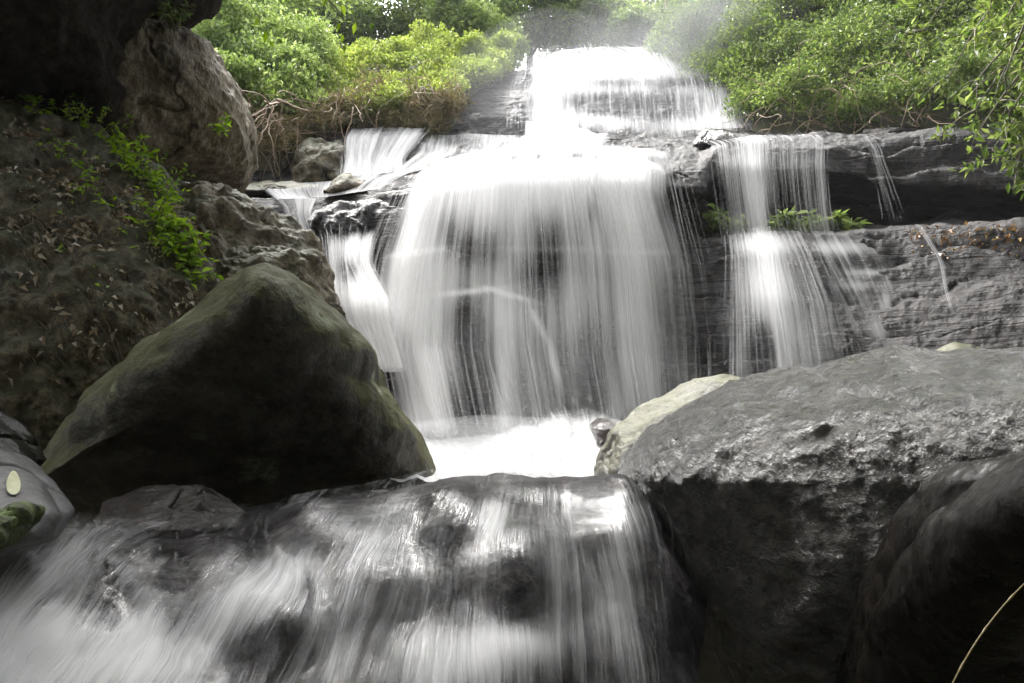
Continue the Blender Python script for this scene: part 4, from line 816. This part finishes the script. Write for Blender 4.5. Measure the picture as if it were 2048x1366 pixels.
# ------------------------------------------------------------ spray in the air
def haze():
    m, t = M("misty_air"); b = NB(t)
    v = b.n('VolumePrincipled', {'Color': (0.93, 0.96, 1.0, 1), 'Density': 0.0011, 'Anisotropy': 0.1}); o = b.n('OutputMaterial'); t.links.new(v.outputs[0], o.inputs['Volume'])
    x, y0, y1, z0, z1 = 114, -114, 124, -5, 26
    V = [(a, b_, c) for a in (-x, x) for b_ in (y0, y1) for c in (z0, z1)]
    Fc = [(0, 1, 3, 2), (4, 6, 7, 5), (0, 4, 5, 1), (2, 3, 7, 6), (0, 2, 6, 4), (1, 5, 7, 3)]
    o = mesh_np("haze", V, Fc, m, smooth=False, base=False); tag(o, "thin bright mist hanging in the air around the falls", "haze", kind='stuff')
haze()

def mist(c, r, dens, label):
    n = 24; th = np.linspace(0.01, np.pi - 0.01, n)[:, None]; ph = np.linspace(0, 2 * np.pi, 32, endpoint=False)[None]
    G = np.stack([np.sin(th) * np.cos(ph), np.sin(th) * np.sin(ph), np.cos(th) + 0 * ph], -1); G = G * (1 + 0.25 * fbm(G * 1.3 + c[0], 3))[..., None] * np.array(r) + np.asarray(c)
    m, t = M("spray_mist"); b = NB(t); v = b.n('VolumePrincipled', {'Color': (0.97, 0.98, 1.0, 1), 'Density': dens}); o = b.n('OutputMaterial'); t.links.new(v.outputs[0], o.inputs['Volume'])
    F_ = grid_faces(n, 32, True); k = len(G.reshape(-1, 3)); V = np.concatenate([G.reshape(-1, 3), G[0].mean(0)[None], G[-1].mean(0)[None]])
    a = np.arange(32); bb = np.roll(a, -1); Ft = np.concatenate([F_[:, [0, 1, 2]], F_[:, [0, 2, 3]], np.stack([a * 0 + k, bb, a], -1), np.stack([a * 0 + k + 1, a + (n - 1) * 32, bb + (n - 1) * 32], -1)])[:, ::-1]
    tag(mesh_np("mist", V, Ft, m, base=False), label, "mist", kind='stuff')
mist(W(1000, 890, 5.6), (0.95, 0.5, 0.22), 0.7, "low spray mist at the foot of the main fall")
mist(W(1010, 910, 5.3), (0.7, 0.5, 0.14), 1.2, "thick spray just above the churning foam")
mist(W(1400, 110, 12.2), (1.3, 0.8, 1.1), 0.09, "drifting spray beside the top of the upper fall on the right")
mist(W(1390, 100, 12.6), (2.4, 1.3, 1.8), 0.06, "faint spray hanging over the right shoulder of the upper fall")
mist(W(1150, 180, 10.8), (2.2, 0.7, 1.3), 0.09, "veil of spray in front of the upper fall")
mist(W(1560, 640, 6.0), (0.55, 0.35, 0.6), 0.06, "light spray in front of the fan on the right")
mist(W(1120, 720, 5.9), (1.0, 0.4, 0.7), 0.10, "light spray in front of the lower half of the main fall")
mist(W(1440, 60, 12.0), (1.0, 0.6, 0.7), 0.10, "small bright puff of spray drifting over the right thicket")

plant(at(350, 60, 5.7), 20, 0.42, 0.07, m_l_mid, "leafy creeper hanging on top of the brown overhang", 80, lean=(0, -0.3, -0.3))
plant(at(445, 275, 5.75), 5, 0.17, 0.06, m_l_fresh, "small sprig growing on the face of the brown overhang", 81, lean=(0, -0.5, 0))
for k, (px_, h) in enumerate([(1410, 0.42), (1460, 0.32), (1620, 0.34), (1690, 0.34), (1560, 0.3)]):
    plant(at(px_, 480, 7.9), 18, h, 0.13, m_l_bright, ["fern at the left end of the recess under the overhang", "fern left of the strongest jet under the overhang", "fern right of the strongest jet under the overhang", "rightmost fern under the overhang", "fern directly behind the strongest jet under the overhang"][k], 90 + k, spread=0.8, cat="fern", name="fern", group="ferns under the overhang")
def ledge_leaves():
    f = depth_lookup(CLG[0], 8); n = 130; px = rng.uniform(1820, 2040, n); py = 452 + np.abs(rng.normal(0, 26, n)); P = W(px, py, f(px, py) - 0.03); D = rnd_dir(n); NN = rnd_dir(n) * 0.4 + np.array([0, -0.5, 1.0]); L = rng.uniform(0.03, 0.07, n)
    V, Fc = leaves(P, D, NN, L, L * 0.5, droop=0.3); tag(mesh_np("leaf_litter", V, Fc, leaf_mat("orange_fallen_leaves", (0.10, 0.05, 0.02), (0.25, 0.13, 0.04), (0.4, 0.28, 0.10), trans=0.1), smooth=False, base=False), "orange and brown fallen leaves scattered on the dark ledge at far right", "leaf litter", kind='stuff')
ledge_leaves()

def drops(c, spread, n, label):
    ico = np.array([[0, 0, 1], [0.9, 0, 0], [0, 0.9, 0], [-0.9, 0, 0], [0, -0.9, 0], [0, 0, -1]]); fi = np.array([[0, 1, 2], [0, 2, 3], [0, 3, 4], [0, 4, 1], [5, 2, 1], [5, 3, 2], [5, 4, 3], [5, 1, 4]])
    P = np.asarray(c) + rng.normal(0, 1, (n, 3)) * np.array(spread); r = rng.uniform(0.0012, 0.004, n)
    V = P[:, None] + ico[None] * r[:, None, None] * np.array([1, 1, 2.2]); Fc = (fi[None] + np.arange(n)[:, None, None] * 6).reshape(-1, 3)
    tag(mesh_np("droplets", V.reshape(-1, 3), Fc, m_strand, base=False), label, "droplets", kind='stuff')
drops(W(1010, 860, 5.5), (0.55, 0.2, 0.10), 500, "fine droplets jumping above the foam at the foot of the main fall")
drops(W(300, 1100, 2.3), (0.28, 0.12, 0.03), 220, "droplets splashing off the stream in the left foreground")
drops(W(1540, 500, 7.0), (0.35, 0.1, 0.07), 250, "droplets bouncing where the right jet hits the rock step")
